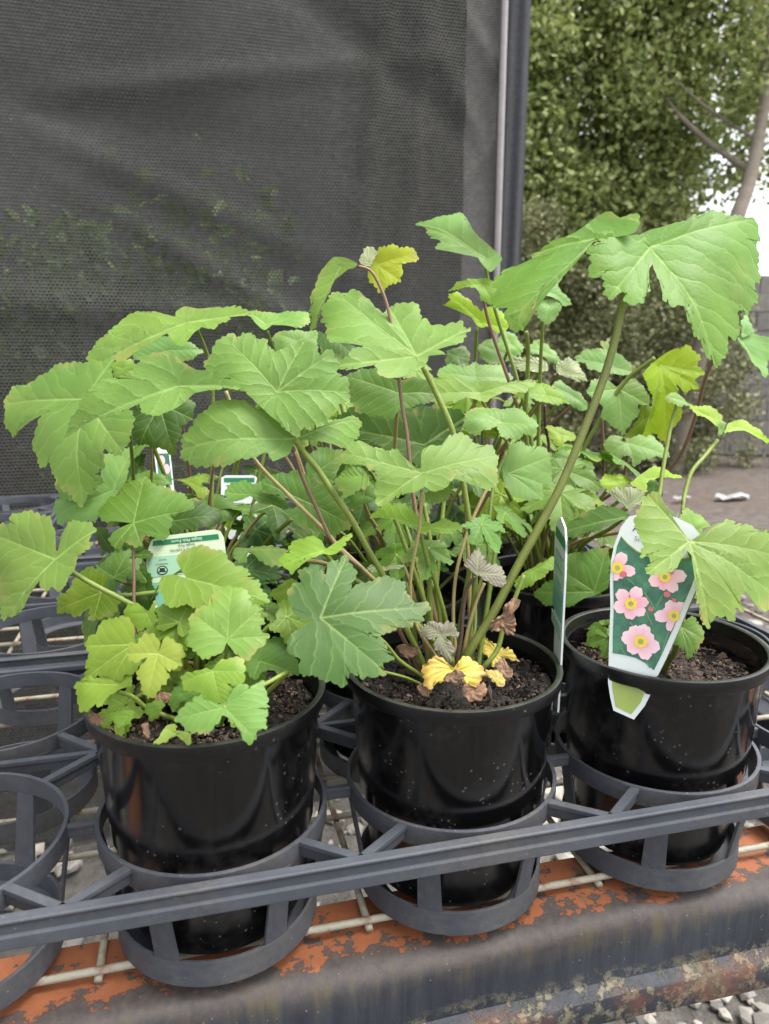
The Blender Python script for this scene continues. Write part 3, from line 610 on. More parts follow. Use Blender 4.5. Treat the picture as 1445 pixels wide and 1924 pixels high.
# stalk point and outline of each leaf, and the run of each stalk, in tenths of a millimetre from the foot of its plant
LEAVES = [
 ('PM','g',0,0.05,[-0.21,-0.84,0.5],[-985,-38,1678],[-1003,-43,1662,-1026,-79,1592,-1069,-82,1569,-1119,-79,1553,-1155,-46,1592,-1231,-46,1561,-1337,-37,1530,-1411,-32,1507,-1467,-13,1515,-1522,12,1534,-1570,26,1538,-1620,62,1577,-1630,92,1624,-1610,134,1702,-1549,156,1766,-1463,177,1838,-1361,178,1883,-1271,148,1870,-1192,104,1830,-1144,82,1813,-1052,16,1741]),
 ('PM','g',1,0.05,[-0.22,-0.86,0.47],[-1077,41,1932],[-995,-113,1686,-1061,-63,1749,-1151,3,1828,-1181,28,1860,-1241,74,1916,-1337,112,1942,-1424,151,1973,-1503,211,2045,-1477,205,2046,-1468,243,2120,-1428,264,2178,-1364,293,2262,-1313,294,2288,-1282,268,2254,-1246,281,2296,-1197,260,2279,-1158,232,2245,-1117,217,2237,-1074,161,2153,-1023,162,2178,-946,156,2203,-919,160,2224,-871,137,2203,-833,109,2169,-805,80,2128,-768,88,2161,-737,71,2144,-718,40,2095,-723,14,2045,-685,-9,2021,-670,-57,1939,-692,-78,1891,-744,-83,1859,-798,-95,1812,-818,-111,1772,-876,-105,1757,-943,-101,1733]),
 ('PM','g',1,0.06,[-0.22,-0.86,0.47],[-1612,184,1965],[-1280,87,1941,-1337,102,1942,-1476,129,1929,-1530,137,1917,-1581,124,1871,-1631,116,1833,-1729,120,1795,-1797,140,1800,-1819,166,1838,-1827,181,1861,-1902,184,1833,-2018,193,1795,-2053,215,1818,-2115,213,1786,-2173,222,1776,-2230,221,1748,-2288,223,1725,-2211,258,1824,-2142,287,1910,-2063,304,1977,-1975,301,2011,-1916,288,2016,-1856,300,2065,-1815,317,2114,-1715,307,2144,-1636,282,2134,-1570,238,2084,-1503,200,2045,-1388,163,2030,-1301,123,1997]),
 ('PM','g',1,0.06,[0.22,-0.79,0.57],[-985,-38,1678],[-928,4,1714,-904,-1,1697,-809,49,1732,-655,111,1775,-568,141,1801,-539,130,1775,-571,87,1713,-608,45,1658,-688,-1,1618,-761,-14,1626,-821,-16,1645,-898,-17,1673,-970,-46,1661]),
 ('QL','g',0,0.06,[-0.43,-0.77,0.47],[-659,-854,1871],[-477,-810,2110,-567,-767,2099,-693,-708,2082,-808,-643,2087,-866,-631,2053,-959,-607,2008,-1005,-605,1969,-1146,-544,1946,-1192,-555,1885,-1208,-578,1829,-1210,-653,1699,-1161,-707,1653,-1115,-716,1680,-1058,-714,1735,-978,-739,1769,-909,-763,1792,-806,-793,1837,-716,-836,1849,-863,-788,1793,-942,-784,1727,-987,-811,1642,-1002,-847,1568,-972,-913,1487,-937,-947,1463,-887,-964,1480,-859,-1021,1411,-814,-1089,1333,-760,-1138,1295,-728,-1170,1267,-684,-1164,1318,-641,-1169,1350,-619,-1142,1420,-553,-1141,1482,-531,-1113,1554,-477,-1146,1545,-424,-1167,1557,-379,-1144,1639,-356,-1122,1701,-363,-1058,1803,-415,-981,1886,-479,-875,2001]),
 ('QL','d',0,0.05,[-0.22,-0.88,0.42],[-222,-660,1817],[-395,-638,1772,-377,-697,1659,-401,-717,1603,-358,-749,1559,-290,-772,1548,-212,-802,1526,-145,-829,1503,-107,-797,1592,-81,-772,1659,-20,-755,1726,6,-729,1794,-13,-696,1851,-104,-657,1885,-277,-619,1874]),
 ('QL','g',0,0.05,[-0.3,-0.68,0.67],[-11,43,2371],[75,-48,2318,36,-56,2292,-45,-106,2202,-108,-66,2215,-144,0,2267,-194,74,2320,-219,99,2333,-285,64,2268,-338,24,2203,-402,21,2171,-441,57,2190,-492,6,2114,-569,34,2107,-558,136,2216,-534,209,2302,-626,231,2282,-676,176,2204,-713,142,2152,-724,84,2088,-775,95,2075,-775,221,2204,-666,262,2296,-561,280,2362,-482,315,2436,-349,268,2449,-217,190,2427,-100,117,2406,-86,143,2439,-19,152,2479,84,92,2465,304,11,2482,429,-67,2461,464,-109,2433,400,-93,2421,310,-65,2408,295,-84,2382,230,-80,2356,188,-106,2311,126,-71,2318,102,-35,2344]),
 ('QL','g',0,0.05,[-0.16,-0.65,0.74],[569,-1,2359],[484,34,2370,437,124,2439,484,138,2462,637,80,2445,782,56,2456,908,18,2450,890,-56,2381,851,-85,2347,784,-81,2336,768,-38,2370,670,-7,2376,625,-8,2364,576,-41,2325,542,-45,2314]),
 ('RL','g2',0,0.05,[-0.21,-0.84,0.5],[-176,-1349,2164],[-453,-1320,2096,-438,-1283,2165,-311,-1265,2248,-171,-1280,2283,-21,-1347,2234,86,-1407,2178,56,-1425,2136,-56,-1429,2081,-247,-1364,2109]),
 ('QL','l',0,0.05,[-0.21,-0.84,0.5],[-450,-551,2049],[-519,-520,2072,-508,-563,2003,-463,-585,1986,-394,-586,2014,-358,-561,2072,-391,-531,2106,-449,-517,2106]),
 ('RL','g2',0,0.05,[-0.2,-0.79,0.57],[861,-1382,2244],[687,-1390,2173,677,-1292,2305,871,-1324,2329,1038,-1366,2329,1019,-1466,2184,896,-1460,2149]),
 ('QM','d',0,0.05,[-0.21,-0.84,0.5],[-475,175,2287],[-544,192,2288,-528,209,2323,-480,148,2241,-346,101,2218,-256,71,2206,-286,44,2149,-373,33,2092,-495,77,2114,-553,146,2206]),
 ('PM','g',0,0.05,[-0.21,-0.82,0.53],[-210,183,2130],[-167,138,2078,-203,142,2069,-242,135,2043,-299,128,2009,-371,132,1988,-438,157,2001,-455,200,2061,-532,223,2065,-640,228,2031,-670,260,2070,-618,286,2131,-533,299,2183,-477,299,2205,-608,332,2206,-711,372,2228,-732,406,2273,-707,434,2327,-747,467,2363,-733,515,2445,-684,547,2519,-625,560,2566,-574,531,2538,-516,535,2571,-475,506,2538,-439,457,2473,-390,422,2436,-351,390,2399,-318,336,2326,-344,382,2390,-336,414,2445,-243,405,2468,-161,390,2477,-138,336,2399,-103,292,2344,-98,274,2317,-36,261,2321,99,233,2330,103,218,2307,157,207,2312,105,194,2271,124,178,2254,58,166,2209,-24,176,2192,-88,183,2178,-48,159,2156,-35,141,2134,-85,160,2143,-130,168,2139,-145,150,2104]),
 ('PM','g',0,0.04,[-0.53,-0.78,0.34],[-614,460,2680],[-524,401,2685,-586,460,2724,-651,506,2728,-715,518,2658,-763,512,2568,-799,481,2442,-820,448,2335,-810,426,2299,-765,414,2343,-746,437,2423,-694,440,2512,-672,453,2574,-619,436,2617,-576,421,2651,-543,402,2659]),
 ('PM','pg',0,0.04,[-0.24,-0.94,0.26],[-447,476,2704],[-464,505,2794,-427,501,2812,-385,478,2767,-397,468,2722,-436,465,2676,-488,484,2695,-476,495,2749]),
 ('PM','o',0,0.03,[-0.07,-0.98,0.17],[-374,507,2691],[-385,518,2745,-355,523,2791,-307,523,2810,-213,516,2807,-118,508,2800,-102,497,2746,-160,495,2713,-227,499,2707,-210,491,2667,-223,479,2594,-280,481,2584,-319,478,2547,-367,478,2529,-421,491,2582,-436,505,2654,-406,511,2700]),
 ('PM','m2',0,0.04,[-0.46,-0.68,0.57],[995,252,2861],[942,266,2834,880,260,2778,782,251,2689,696,244,2611,639,246,2567,575,204,2467,510,157,2357,466,133,2292,389,202,2315,405,275,2415,354,330,2439,355,397,2519,382,437,2589,371,473,2625,416,500,2694,476,497,2740,610,409,2739,714,370,2776,641,427,2786,641,442,2804,733,416,2847,887,356,2898,1000,340,2970,1057,335,3009,1116,307,3023,1157,245,2982,1258,185,2993,1193,127,2871,1119,166,2858,1028,222,2852]),
 ('PM','g',1,0.05,[-0.06,-0.86,0.5],[1329,156,2810],[1265,201,2879,1105,203,2861,911,187,2809,914,152,2749,882,121,2689,868,90,2629,908,77,2613,963,78,2622,933,52,2572,935,16,2506,978,-10,2465,1031,-3,2486,1031,-32,2432,1071,-45,2416,1141,-51,2417,1187,-14,2492,1218,30,2576,1255,66,2644,1315,92,2697,1285,69,2653,1284,30,2585,1297,1,2535,1267,-39,2459,1290,-68,2410,1316,-89,2377,1415,-97,2377,1403,-136,2304,1428,-178,2230,1505,-189,2222,1496,-223,2158,1558,-246,2126,1607,-276,2077,1665,-239,2158,1718,-213,2214,1733,-187,2264,1791,-187,2272,1834,-148,2347,1853,-101,2431,1907,-107,2427,1965,-94,2457,2033,-49,2544,2022,-18,2596,2084,8,2649,2118,70,2765,2111,125,2863,2168,136,2892,2151,190,2991,2143,213,3032,2075,219,3031,1994,218,3015,1885,239,3035,1788,246,3032,1702,235,2998,1577,223,2958,1437,216,2928,1349,214,2912,1286,205,2888]),
 ('QR','g2',0,0.05,[-0.36,-0.81,0.47],[-664,183,2910],[-548,120,2892,-645,105,2791,-690,151,2836,-739,235,2942,-811,295,2989,-921,337,2977,-1032,379,2964,-994,404,3039,-1055,458,3087,-1090,498,3134,-1070,515,3180,-1149,594,3267,-957,527,3293,-789,462,3303,-775,408,3217,-724,325,3108,-644,243,3030,-577,169,2953]),
 ('QR','l',0,0.05,[-0.22,-0.88,0.42],[-704,147,2702],[-972,197,2666,-900,207,2724,-770,181,2739,-682,166,2753,-615,135,2724,-612,99,2651,-641,57,2549,-724,85,2563,-766,145,2665,-864,173,2673]),
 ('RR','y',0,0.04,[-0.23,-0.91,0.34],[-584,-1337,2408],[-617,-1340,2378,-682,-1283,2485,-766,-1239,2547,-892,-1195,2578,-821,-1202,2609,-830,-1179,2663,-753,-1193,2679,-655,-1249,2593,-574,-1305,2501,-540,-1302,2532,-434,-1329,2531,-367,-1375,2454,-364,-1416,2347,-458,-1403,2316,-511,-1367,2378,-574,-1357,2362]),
 ('QR','g2',0,0.05,[-0.06,-0.86,0.5],[-274,-189,2628],[-393,-218,2563,-286,-143,2707,-130,-103,2796,-128,-137,2738,-187,-166,2680,-113,-212,2609,-85,-255,2538,-160,-250,2537,-240,-220,2579,-312,-207,2592]),
 ('QR','g2',1,0.05,[-0.06,-0.86,0.5],[-279,-210,2531],[-397,-197,2537,-241,-192,2567,-176,-221,2525,-211,-267,2440,-328,-291,2383,-374,-256,2439]),
 ('QR','g2',0,0.06,[-0.18,-0.72,0.67],[-654,385,1932],[-863,549,2053,-775,513,2037,-703,481,2022,-631,497,2060,-561,459,2037,-403,433,2052,-331,317,1946,-391,291,1902,-626,323,1872,-770,332,1843,-904,421,1902,-975,508,1977]),
 ('QM','g',0,0.05,[-0.19,-0.74,0.64],[701,-224,1828],[471,-61,1950,637,-150,1895,738,-164,1909,946,-216,1909,1167,-238,1950,1136,-276,1895,1035,-298,1841,894,-273,1827,772,-277,1787,721,-293,1754,670,-269,1768,566,-225,1788,460,-232,1748,313,-184,1761,161,-99,1815,283,-37,1923]),
 ('QM','g2',0,0.06,[-0.16,-0.65,0.74],[655,-781,1645],[618,-805,1616,546,-813,1593,425,-809,1570,383,-732,1628,394,-681,1675,469,-605,1760,589,-622,1772,716,-695,1735,811,-705,1747,862,-786,1687,905,-865,1628,872,-909,1581,784,-906,1564,697,-916,1535,605,-874,1553,601,-814,1605]),
 ('QM','g2',0,0.06,[0.01,-0.91,0.41],[720,-776,1267],[674,-765,1294,672,-809,1194,730,-848,1104,797,-860,1076,970,-858,1074,1003,-811,1180,1086,-823,1151,1097,-756,1303,1095,-723,1380,1034,-688,1459,945,-693,1449,834,-675,1491,756,-692,1455,700,-731,1368]),
 ('PM','g',0,0.06,[-0.19,-0.76,0.62],[-285,-208,1474],[-291,-265,1401,-345,-272,1374,-413,-255,1375,-488,-264,1339,-568,-251,1330,-564,-195,1402,-536,-166,1447,-592,-93,1520,-610,-81,1529,-720,-53,1529,-716,-9,1585,-651,19,1642,-599,13,1652,-535,-33,1614,-468,-61,1599,-408,-80,1595,-388,-122,1548,-356,-160,1511,-289,-186,1499,-267,-130,1576,-236,-116,1604,-183,-118,1618,-109,-126,1632,-76,-89,1690,-12,-95,1704,53,-130,1680,54,-160,1642,145,-183,1641,177,-243,1575,145,-272,1528,147,-325,1464,78,-365,1392,51,-322,1437,18,-263,1501,-43,-254,1492,-107,-253,1474,-104,-276,1446,-164,-297,1401,-238,-299,1374,-281,-267,1401]),
 ('PM','l',1,0.06,[-0.49,-0.72,0.5],[-621,-126,1459],[-760,-41,1446,-686,-42,1516,-607,-112,1493,-583,-166,1438,-612,-180,1391,-670,-156,1369,-727,-130,1351,-757,-75,1400]),
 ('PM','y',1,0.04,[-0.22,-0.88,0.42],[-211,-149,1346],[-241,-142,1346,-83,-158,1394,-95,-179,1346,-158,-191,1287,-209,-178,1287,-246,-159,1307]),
 ('PM','l',0,0.05,[-0.18,-0.72,0.67],[-272,-178,1147],[-262,-217,1108,-308,-189,1125,-332,-159,1152,-408,-123,1169,-471,-74,1205,-550,-42,1219,-478,-14,1269,-384,-30,1278,-310,-82,1241,-280,-131,1196,-208,-182,1160,-121,-183,1183,-57,-220,1160,-47,-256,1125,-98,-247,1121,-163,-246,1103,-213,-197,1143]),
 ('QM','m',0,0.06,[-0.2,-0.8,0.56],[-143,-845,1875],[-484,-676,1994,-494,-770,1856,-470,-813,1802,-431,-855,1756,-314,-901,1732,-219,-932,1722,-164,-920,1759,-132,-922,1768,-50,-929,1788,56,-929,1826,115,-910,1875,79,-853,1944,-17,-812,1969,-99,-801,1954,-178,-774,1964,-286,-695,2039,-386,-667,2044]),
 ('QM','d',0,0.05,[-0.23,-0.9,0.37],[176,-387,1448],[-514,-141,1620,-315,-137,1753,-22,-222,1726,221,-278,1739,433,-342,1712,519,-392,1646,471,-407,1579,407,-429,1487,361,-488,1317,240,-463,1304,119,-438,1291,-41,-349,1409,-299,-251,1488]),
 ('PM','b',0,0.04,[-0.19,-0.76,0.62],[-940,-517,765],[-952,-521,755,-1006,-508,755,-1064,-477,774,-1089,-434,820,-1091,-391,873,-1069,-360,920,-1028,-359,934,-1022,-324,982,-939,-319,1017,-891,-368,968,-859,-334,1023,-807,-326,1052,-757,-324,1073,-732,-366,1023,-722,-411,968,-752,-453,903,-667,-446,940,-576,-448,968,-513,-463,967,-464,-497,940,-454,-553,872,-421,-582,846,-364,-586,859,-356,-615,826,-386,-633,793,-400,-651,767,-455,-642,761,-469,-664,729,-554,-645,726,-629,-657,687,-703,-631,697,-641,-672,665,-609,-705,634,-598,-737,596,-645,-749,565,-644,-777,528,-713,-769,516,-767,-769,498,-821,-728,535,-835,-756,492,-860,-763,473,-909,-742,486,-954,-731,486,-986,-700,516,-1046,-689,510,-1079,-653,547,-1073,-621,591,-1109,-602,603,-1124,-554,660,-1090,-533,697,-1033,-527,723,-961,-524,748]),
 ('PM','l',0,0.06,[-0.19,-0.74,0.64],[-854,-160,1041],[-865,-173,1023,-917,-178,1002,-966,-166,1002,-1019,-177,974,-1048,-199,939,-1070,-176,960,-1126,-153,970,-1104,-124,1009,-1051,-107,1045,-1066,-97,1052,-1002,-70,1103,-918,-85,1110,-863,-118,1088,-847,-150,1055,-827,-158,1052,-757,-151,1080,-701,-134,1117,-674,-134,1124,-687,-150,1102,-724,-159,1080,-729,-183,1052,-765,-192,1030,-817,-191,1016]),
 ('QM','m',0,0.06,[-0.22,-0.87,0.44],[-795,-641,1103],[-1095,-500,1233,-1069,-541,1163,-938,-595,1123,-838,-640,1083,-905,-652,1024,-871,-700,946,-732,-755,907,-611,-795,887,-504,-798,936,-477,-776,994,-527,-709,1103,-621,-640,1192,-698,-590,1252,-861,-529,1293,-1017,-489,1293]),
 ('QM','m',0,0.06,[-0.21,-0.84,0.5],[-466,-1120,1220],[-577,-1124,1166,-552,-1146,1139,-454,-1155,1166,-393,-1155,1192,-383,-1114,1265,-435,-1079,1301,-501,-1100,1238]),
 ('PL','g',0,0.06,[-0.41,-0.74,0.53],[-817,208,993],[-804,213,1008,-810,253,1060,-807,283,1105,-826,341,1172,-863,386,1209,-916,421,1218,-961,449,1223,-1015,478,1225,-1087,497,1198,-1094,472,1154,-1157,506,1155,-1211,516,1128,-1244,491,1064,-1246,420,956,-1220,328,846,-1186,244,754,-1136,158,673,-1112,167,703,-1059,133,697,-1001,132,741,-990,156,784,-945,164,831,-913,189,891,-894,154,856,-850,112,831,-817,105,848,-791,80,832,-732,73,868,-725,100,912,-683,99,944,-671,140,1010,-624,126,1028,-591,141,1074,-608,171,1102,-583,190,1149,-617,234,1184,-661,267,1197,-730,292,1178,-772,265,1107]),
 ('PL','m2',0,0.07,[-0.2,-0.78,0.59],[-405,552,1105],[-418,558,1109,-499,578,1109,-589,601,1110,-616,633,1142,-598,665,1192,-553,691,1242,-498,695,1267,-433,722,1327,-331,721,1361,-240,667,1318,-149,632,1301,-69,580,1258,-27,520,1191,-91,536,1191,-155,534,1166,-192,537,1158,-167,494,1109,-196,447,1036,-251,443,1012,-330,481,1036,-349,450,988,-403,452,973,-456,477,989,-474,464,965,-527,478,965,-544,512,1005,-517,541,1053,-445,553,1093]),
 ('QL','g2',0,0.05,[-0.22,-0.86,0.47],[-582,-390,1200],[-659,-252,1416,-662,-332,1268,-754,-362,1172,-856,-368,1114,-977,-321,1143,-997,-363,1057,-957,-415,981,-837,-440,990,-706,-468,1000,-675,-434,1076,-593,-424,1133,-500,-389,1239,-466,-334,1356,-441,-265,1496,-544,-249,1476]),
 ('QL','m',0,0.05,[-0.22,-0.86,0.47],[-858,-417,1239],[-967,-353,1306,-937,-428,1182,-858,-468,1144,-739,-478,1182,-648,-449,1277,-697,-410,1325,-817,-364,1354]),
 ('QL','m',0,0.05,[-0.2,-0.79,0.57],[-355,-278,1246],[-501,-249,1237,-427,-232,1285,-322,-248,1300,-229,-296,1266,-199,-332,1227,-273,-334,1198,-398,-323,1169,-491,-293,1179]),
 ('QL','o2',0,0.05,[-0.21,-0.82,0.53],[-608,-1230,711],[-599,-1225,723,-572,-1196,778,-607,-1156,827,-687,-1123,847,-749,-1126,819,-784,-1168,739,-862,-1184,684,-879,-1224,614,-826,-1248,598,-757,-1273,587,-687,-1273,614,-678,-1305,567,-644,-1319,560,-583,-1319,583,-530,-1318,606,-503,-1295,652,-485,-1279,684,-528,-1248,715,-581,-1232,719]),
 ('QL','m',0,0.05,[-0.06,-0.86,0.5],[-575,-823,681],[-691,-774,752,-615,-750,802,-557,-736,836,-471,-731,854,-463,-766,796,-387,-778,784,-427,-810,723,-475,-826,690,-514,-847,648,-561,-832,667,-607,-823,678,-654,-798,716]),
 ('QL','d',0,0.05,[-0.21,-0.84,0.5],[-696,-235,814],[-759,-214,824,-738,-184,883,-664,-203,883,-665,-249,804,-624,-300,736,-656,-303,717,-708,-267,756]),
 ('QL','d',0,0.05,[-0.23,-0.91,0.34],[-405,-584,526],[-453,-543,604,-380,-546,643,-343,-589,555,-328,-633,448,-372,-655,360,-431,-622,409,-467,-576,506]),
 ('PL','l2',0,0.05,[-0.21,-0.82,0.53],[-321,15,684],[-311,15,688,-279,41,741,-272,-1,679,-284,-42,610,-333,-24,619,-373,-36,584,-401,4,636,-459,47,680,-418,70,732,-359,58,737]),
 ('PL','l',0,0.06,[-0.19,-0.76,0.62],[-84,-199,942],[-88,-194,946,-115,-155,987,-132,-117,1029,-92,-94,1071,-14,-97,1092,100,-142,1071,154,-190,1028,236,-243,987,296,-305,930,334,-379,849,251,-352,857,225,-332,873,168,-324,865,82,-328,833,14,-348,786,-58,-317,802,-85,-292,826,-151,-294,802,-196,-264,826,-231,-197,898,-220,-161,946,-154,-168,959]),
 ('PL','g3',0,0.05,[-0.2,-0.78,0.59],[104,-708,766],[99,-717,751,79,-739,716,10,-742,687,-56,-710,709,-71,-679,744,-86,-643,788,-67,-621,824,-73,-586,868,-37,-579,890,24,-583,905,27,-551,951,82,-543,981,144,-548,997,203,-579,973,236,-604,950,232,-636,905,283,-654,898,271,-679,860,290,-700,838,270,-717,809,297,-746,780,268,-765,744,240,-779,715,203,-791,687,146,-766,701,115,-732,737]),
 ('PL','l',0,0.05,[-0.35,-0.77,0.53],[-362,-449,685],[-354,-439,706,-353,-405,756,-377,-371,790,-435,-335,805,-486,-324,788,-545,-312,766,-553,-328,737,-595,-331,706,-612,-353,663,-603,-390,614,-627,-418,557,-644,-439,515,-594,-459,518,-520,-471,550,-479,-510,519,-430,-521,536,-398,-520,558,-357,-541,554,-324,-522,604,-339,-488,644]),
 ('PL','l3',0,0.05,[-0.21,-0.82,0.53],[-234,-637,699],[-241,-633,702,-216,-613,743,-247,-588,771,-293,-569,781,-325,-572,764,-326,-585,743,-373,-578,737,-366,-593,716,-393,-599,696,-359,-625,669,-320,-635,669,-281,-636,682,-313,-650,649,-337,-678,595,-315,-704,562,-294,-743,510,-263,-743,523,-231,-726,562,-200,-729,569,-183,-712,602,-190,-694,628,-151,-699,635,-119,-699,648,-129,-674,682,-113,-670,696,-123,-641,736,-161,-614,764,-200,-608,757,-213,-627,723]),
 ('PL','l',0,0.06,[-0.19,-0.74,0.64],[26,-799,646],[18,-794,649,-11,-779,658,-66,-778,643,-127,-773,631,-132,-793,607,-107,-820,582,-48,-850,564,3,-889,535,47,-910,523,93,-906,541,115,-881,576,105,-861,597,159,-867,606,185,-842,643,174,-802,686,122,-775,701,67,-775,686,35,-788,661]),
 ('PL','g3',0,0.05,[-0.18,-0.72,0.67],[68,-962,529],[58,-986,501,42,-1002,479,-5,-1026,440,-48,-1015,440,-84,-996,451,-120,-987,451,-134,-963,473,-155,-942,490,-131,-917,524,-116,-900,546,-48,-896,569,3,-924,552,47,-946,540,99,-949,552,129,-956,552,160,-948,569,162,-928,592,127,-902,610,201,-927,604,233,-913,627,256,-919,627,252,-950,592,271,-976,569,274,-1009,535,252,-1009,529,263,-1038,501,244,-1069,462,214,-1066,456,203,-1098,418,166,-1099,407,140,-1063,440,114,-1026,473,80,-996,495]),
 ('PL','l',0,0.06,[-0.4,-0.59,0.71],[-440,-523,503],[-517,-448,522,-601,-418,500,-668,-396,480,-668,-451,434,-635,-523,393,-593,-552,393,-553,-546,420,-524,-568,419,-522,-514,464,-472,-547,464,-432,-548,487,-374,-565,505,-367,-527,540,-433,-485,538]),
 ('PL','l2',0,0.05,[-0.16,-0.62,0.77],[-422,-372,254],[-397,-357,271,-473,-337,272,-548,-340,254,-539,-371,231,-480,-386,231,-471,-416,208,-421,-408,225,-397,-378,254]),
 ('PL','l2',0,0.05,[-0.2,-0.79,0.57],[-133,-288,724],[-145,-287,720,-198,-295,691,-257,-270,705,-247,-246,742,-263,-215,779,-210,-207,809,-159,-225,802,-90,-242,801,-58,-283,757,-79,-320,698,-114,-335,665,-148,-324,669]),
 ('PL','m',0,0.05,[-0.19,-0.74,0.64],[288,-294,460],[218,-270,468,205,-310,418,244,-356,376,300,-340,411,353,-354,411,404,-379,397,487,-400,397,496,-347,460,484,-281,532,382,-218,577,315,-232,540]),
 ('PL','m',0,0.05,[-0.2,-0.79,0.57],[-136,-264,588],[-178,-232,618,-117,-242,625,-67,-282,588,-70,-318,537,-122,-310,530,-163,-273,566]),
 ('PL','m',0,0.05,[-0.2,-0.79,0.57],[-138,-417,372],[-200,-452,303,-206,-410,358,-162,-396,393,-86,-415,393,-62,-436,372,-131,-444,337,-166,-455,310]),
 ('PL','l3',0,0.05,[-0.16,-0.62,0.77],[-201,-822,380],[-262,-860,336,-232,-830,367,-201,-806,393,-155,-811,398,-164,-841,372,-126,-863,362,-96,-858,372,-105,-893,341,-157,-862,356,-202,-863,346]),
 ('PL','l2',0,0.05,[-0.2,-0.79,0.57],[-283,-542,358],[-324,-541,345,-306,-517,385,-257,-520,398,-226,-547,371,-251,-569,331,-292,-569,318]),
 ('QM','m',0,0.06,[-0.18,-0.7,0.69],[-1264,-1397,968],[-1343,-1377,968,-1263,-1389,975,-1164,-1403,986,-1033,-1440,982,-1059,-1493,923,-1134,-1517,879,-1183,-1476,909,-1256,-1413,953,-1280,-1465,894,-1332,-1445,901]),
 ('QM','o2',0,0.05,[-0.2,-0.79,0.57],[-1012,-1511,737],[-972,-1493,776,-1061,-1476,768,-1143,-1501,706,-1108,-1542,660,-1058,-1566,645,-1009,-1546,691,-979,-1531,721]),
 ('QM','d',0,0.05,[-0.2,-0.79,0.57],[-1074,-1441,507],[-1191,-1412,507,-1090,-1421,530,-966,-1463,514,-897,-1498,491,-1007,-1486,468,-1126,-1473,445,-1187,-1446,460]),
 ('QL','d',0,0.06,[-0.19,-0.74,0.64],[-190,-235,917],[-214,-179,974,-135,-179,997,-54,-140,1068,49,-186,1044,148,-271,974,130,-326,905,13,-326,871,-116,-312,849,-206,-299,838]),
 ('QM','m',0,0.06,[-0.16,-0.62,0.77],[-1149,-440,1129],[-1362,-373,1140,-1292,-310,1206,-1201,-320,1217,-1127,-366,1195,-1049,-372,1206,-959,-488,1129,-908,-541,1097,-921,-583,1060,-1019,-545,1070,-1118,-513,1076,-1172,-421,1140,-1228,-460,1097,-1304,-447,1092]),
 ('QL','o2',0,0.05,[-0.17,-0.69,0.71],[-87,9,1181],[-220,55,1193,-100,24,1193,63,26,1234,72,-32,1181,31,-46,1157,86,-120,1098,12,-130,1069,-63,-34,1145,-141,22,1181]),
 ('QM','m',0,0.05,[-0.2,-0.79,0.57],[-1404,308,883],[-1513,393,962,-1368,375,989,-1232,283,909,-1209,230,844,-1297,225,805,-1383,228,779,-1466,277,818]),
 ('QM','m',0,0.05,[-0.22,-0.88,0.42],[-683,-422,1265],[-737,-354,1378,-640,-342,1454,-461,-400,1428,-448,-463,1302,-448,-523,1178,-520,-541,1104,-628,-478,1178,-737,-420,1240]),
 ('PR','g',0,0.06,[-0.19,-0.76,0.62],[-257,-539,1052],[-303,-552,1022,-329,-569,992,-350,-592,957,-402,-616,910,-452,-624,884,-503,-607,890,-554,-603,878,-570,-583,898,-532,-555,945,-534,-522,987,-569,-525,972,-558,-497,1011,-523,-467,1059,-543,-423,1107,-537,-390,1150,-507,-363,1194,-505,-344,1219,-474,-337,1238,-444,-310,1283,-393,-304,1309,-356,-323,1296,-363,-350,1257,-356,-396,1200,-318,-440,1156,-280,-484,1113,-257,-527,1067,-202,-553,1052,-134,-531,1101,-77,-516,1138,2,-516,1162,100,-551,1150,197,-598,1122,271,-619,1119,320,-666,1076,313,-732,992,250,-809,874,185,-858,788,95,-877,730,32,-857,736,18,-832,765,36,-816,794,13,-793,817,44,-757,875,62,-706,945,32,-680,968,30,-730,904,10,-761,857,-41,-792,799,-90,-809,759,-77,-849,708,-118,-831,719,-157,-857,668,-200,-842,674,-250,-825,679,-289,-827,662,-305,-842,634,-340,-825,645,-334,-788,702,-346,-757,742,-322,-729,788,-296,-684,857,-275,-662,892,-272,-631,933,-279,-591,981,-299,-558,1016]),
 ('PR','g',0,0.06,[-0.07,-0.91,0.41],[237,100,929],[164,120,963,165,141,1009,184,160,1054,243,168,1083,317,148,1049,379,121,1001,395,108,973,344,107,963,296,88,912,222,88,899,123,110,934]),
 ('PR','l4',0,0.07,[-0.21,-0.82,0.53],[-57,-261,396],[-63,-263,389,-103,-258,383,-130,-276,343,-123,-311,291,-86,-337,265,-56,-374,220,-24,-361,252,4,-373,246,28,-345,298,75,-345,317,80,-312,369,69,-271,429,23,-247,449,-38,-248,422]),
 ('QR','m',0,0.07,[-0.32,-0.72,0.62],[-137,-1321,1013],[-142,-1333,997,-213,-1313,984,-295,-1315,938,-416,-1287,907,-537,-1260,875,-580,-1205,916,-476,-1184,996,-295,-1204,1068,-186,-1259,1061,-120,-1315,1030]),
 ('QR','pg',0,0.06,[-0.21,-0.82,0.53],[-80,-1220,1057],[-197,-1116,1174,-92,-1130,1193,21,-1166,1182,71,-1199,1150,17,-1230,1080,-41,-1235,1050,-71,-1240,1030,-107,-1199,1080,-164,-1144,1143]),
 ('QR','pg',0,0.06,[-0.21,-0.84,0.5],[260,-1273,971],[206,-1231,1018,240,-1221,1050,302,-1265,1002,320,-1302,948,280,-1308,920,235,-1285,940]),
 ('QR','m',0,0.05,[-0.23,-0.92,0.31],[-37,-772,273],[-498,-656,274,-445,-700,182,-261,-757,152,-161,-762,213,-48,-780,243,68,-789,304,99,-751,441,102,-695,611,-154,-645,565,-395,-600,519,-265,-669,411,-364,-659,365]),
